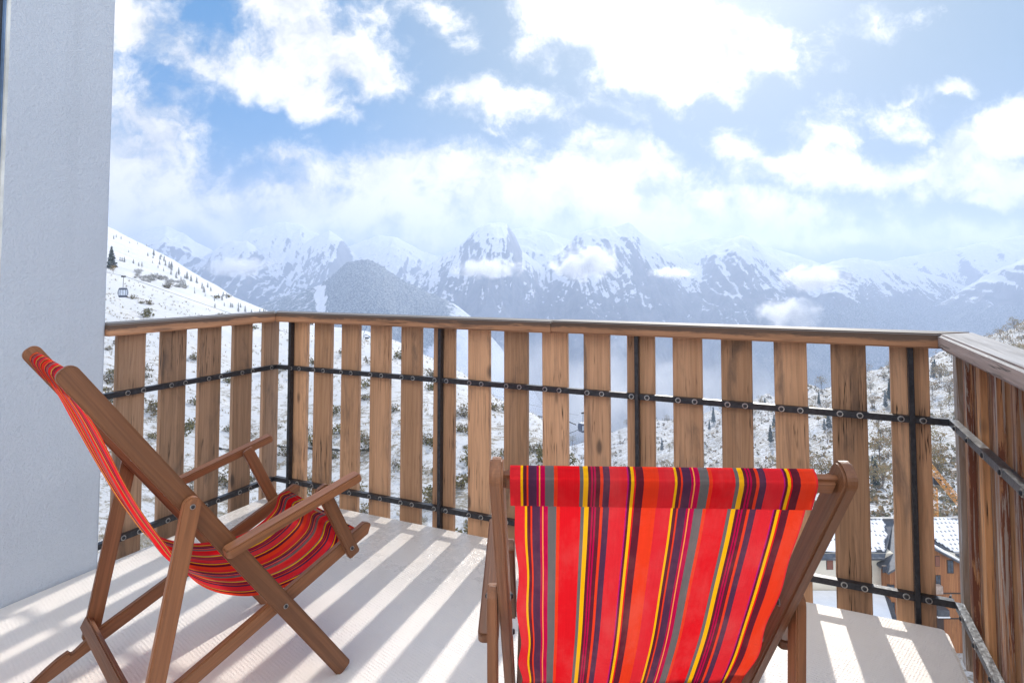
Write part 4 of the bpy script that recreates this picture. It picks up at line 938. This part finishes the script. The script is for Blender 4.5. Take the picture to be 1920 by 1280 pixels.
AO = (38., 71., -43.5)
an = empty('flat_roofed_annex', V(*AO), YAW, 'low annex with deep smooth snow on its flat roof in front of the chalet', 'annex')
def poly_slab(name, pts, z0, z1, mat, bev=0):
    bm = bmesh.new(); a = [bm.verts.new((x-AO[0], y-AO[1], z0-AO[2])) for x, y in pts]; b = [bm.verts.new((x-AO[0], y-AO[1], z1-AO[2])) for x, y in pts]
    bm.faces.new(a[::-1]); bm.faces.new(b); n = len(pts)
    for i in range(n): bm.faces.new((a[i], a[(i+1) % n], b[(i+1) % n], b[i]))
    bmesh.ops.recalc_face_normals(bm, faces=bm.faces)
    if bev: bmesh.ops.bevel(bm, geom=[e_ for e_ in bm.edges if all(v.co.z > z1 - AO[2] - .01 for v in e_.verts)], offset=bev, segments=3, affect='EDGES')
    return link(name, bm_me(bm, name), an, mat)
zA = -37.1
poly_slab('wall', [(25, 62.2), (39.0, 62.2), (45.2, 76.2), (25, 76.2)], -46, zA - .35, M['cream'])
poly_slab('roof_edge', [(24.6, 61.8), (39.2, 61.8), (45.6, 76.25), (24.6, 76.25)], zA - .345, zA, M['slate'])
poly_slab('roof_snow', [(24.7, 61.95), (38.7, 61.95), (44.9, 76.2), (24.7, 76.2)], zA + .002, zA + .38, M['rsnow'], .15)
# crane
def lattice(bm, a, b, w_, seg, n, r=.045):
    a, b = Vector(a), Vector(b); d = (b-a); L = d.length; d.normalize(); s = d.cross(Vector((0, 0, 1))); s = s.normalized() if s.length > .01 else Vector((1, 0, 0)); t_ = s.cross(d).normalized()
    cor = [s*w_/2*i + t_*w_/2*j for i, j in ((1, 1), (-1, 1), (-1, -1), (1, -1))]
    for c_ in cor: tube_bm(bm, [a + c_, b + c_], r*1.4, 4)
    for k in range(n):
        p, q = a + d*L*k/n, a + d*L*(k+1)/n
        for i in range(4):
            c0, c1 = cor[i], cor[(i+1) % 4]; tube_bm(bm, [p + c0, q + c1] if k % 2 else [p + c1, q + c0], r, 3); tube_bm(bm, [q + c0, q + c1], r, 3)
pc = at(1753, 985, 128); zg = float(height_near(pix(1753, 985)[0], 128))
cr_ = empty('tower_crane', (pc.x, pc.y, zg), 0, 'orange yellow lattice crane jib and mast behind the snowy chalet roof', 'crane')
orange = simple('crane_paint', (.62, .28, .045), .5, 0, 4, .2); B0 = Vector((pc.x, pc.y, zg))
tp = at(1752, 915, 128)
bm = bmesh.new(); lattice(bm, (0, 0, 0), Vector((0, 0, tp.z - zg)), 1.1, 4, 12); link('mast', bm_me(bm, 'mast'), cr_, orange)
j0, j1 = at(1738, 868, 128), at(1830, 980, 122)
bm = bmesh.new(); lattice(bm, j0 - B0, j1 - B0, 1.0, 4, 18); link('jib', bm_me(bm, 'jib'), cr_, orange)
bm = bmesh.new(); 
for q in ((1800, 925), (1812, 945)): tube_bm(bm, [at(1742, 872, 128) + Vector((0, 0, 1.4)) - B0, at(*q, 124) - B0], .03, 4)
link('stay_cable', bm_me(bm, 'stay_cable'), cr_, M['iron'])
bm = bmesh.new(); pq = at(1757, 903, 127.5) - B0; box_bm(bm, pq.x - .7, pq.x + .7, pq.y - .6, pq.y + .6, pq.z - .5, pq.z + .9); bmesh.ops.bevel(bm, geom=list(bm.edges), offset=.08, segments=1, affect='EDGES'); link('cab', bm_me(bm, 'cab'), cr_, M['iron'])
# ------------------------------------------------------------------ low clouds lying against the mountains
def cloud(px, py, d, wpx, hpx, dep, label, seed, dens=.022):
    u, v = pix(px, py); bm = bmesh.new(); bmesh.ops.create_icosphere(bm, subdivisions=3, radius=1.0)
    m, t = material('cloud_vapour'); tc = t.new('ShaderNodeTexCoord'); O = tc.outputs['Object']
    r = t.vm('LENGTH', O, out=1); sc = (wpx/hpx)
    q = t.mapping(O, loc=(seed*3.7, seed*1.9, 0), sc=(sc*.9, .9*dep*1151/d/hpx, .9))
    f = t.m('ADD', t.m('SUBTRACT', .74, r), t.m('MULTIPLY', t.m('SUBTRACT', t.noise(q, 1.5, 8, .66, .5), .5), 2.8))
    pv = t.new('ShaderNodeVolumePrincipled'); pv.inputs['Color'].default_value = (1, 1, 1, 1); pv.inputs['Anisotropy'].default_value = .55
    t.set(pv.inputs['Density'], t.m('MULTIPLY', t.m('MULTIPLY', t.sstep(f, 0, .5), t.sstep(r, 1.0, .78)), dens))
    oo = t.new('ShaderNodeOutputMaterial'); t.l.new(pv.outputs[0], oo.inputs['Volume'])
    o = link('cloud', bm_me(bm, 'cloud', True), None, m); o.location = V(u*d, d, H + v*d); o.rotation_euler.z = YAW; k = .88 if wpx < 500 else 1.0; o.scale = (wpx*k/1151*d/2, dep*k/2, hpx*k/1151*d/2)
    if wpx > 500: o.name = 'mist'; tag(o, label, 'mist', None, 'stuff')
    else: tag(o, label, 'cloud', None)
cloud(1095, 492, 2900, 190, 95, 420, 'white low cloud lying against the twin peaks in the middle of the range', 1)
cloud(915, 503, 3000, 190, 60, 380, 'thin low cloud across the foot of the rocky peak left of the middle', 2, .016)
cloud(1525, 522, 2700, 170, 75, 380, 'small bright cloud floating before the ridge on the right', 3)
cloud(1480, 588, 2500, 170, 85, 360, 'bright low cloud just above the handrail on the right', 4)
cloud(1262, 512, 2900, 130, 34, 300, 'flat shred of cloud below the right-hand shoulder of the twin peaks', 5, .02)
cloud(1120, 735, 1900, 1100, 260, 900, 'thin bright mist filling the valley below the middle of the railing', 7, .0020)
cloud(445, 500, 3200, 190, 60, 380, 'soft cloud bank between the left hillside and the domed peak', 6, .012)
# ------------------------------------------------------------------ haze
hz = bmesh.new(); box_bm(hz, -9500, 9500, -300, 7000, -1005, 515)
m, t = material('haze_air'); pv = t.new('ShaderNodeVolumePrincipled'); pv.inputs['Color'].default_value = (.485, .595, .80, 1); pv.inputs['Density'].default_value = 2.3e-4; pv.inputs['Anisotropy'].default_value = .34
oo = t.new('ShaderNodeOutputMaterial'); t.l.new(pv.outputs[0], oo.inputs['Volume'])
o = link('haze', bm_me(hz, 'haze'), None, m); o.rotation_euler.z = YAW; tag(o, kind='stuff')
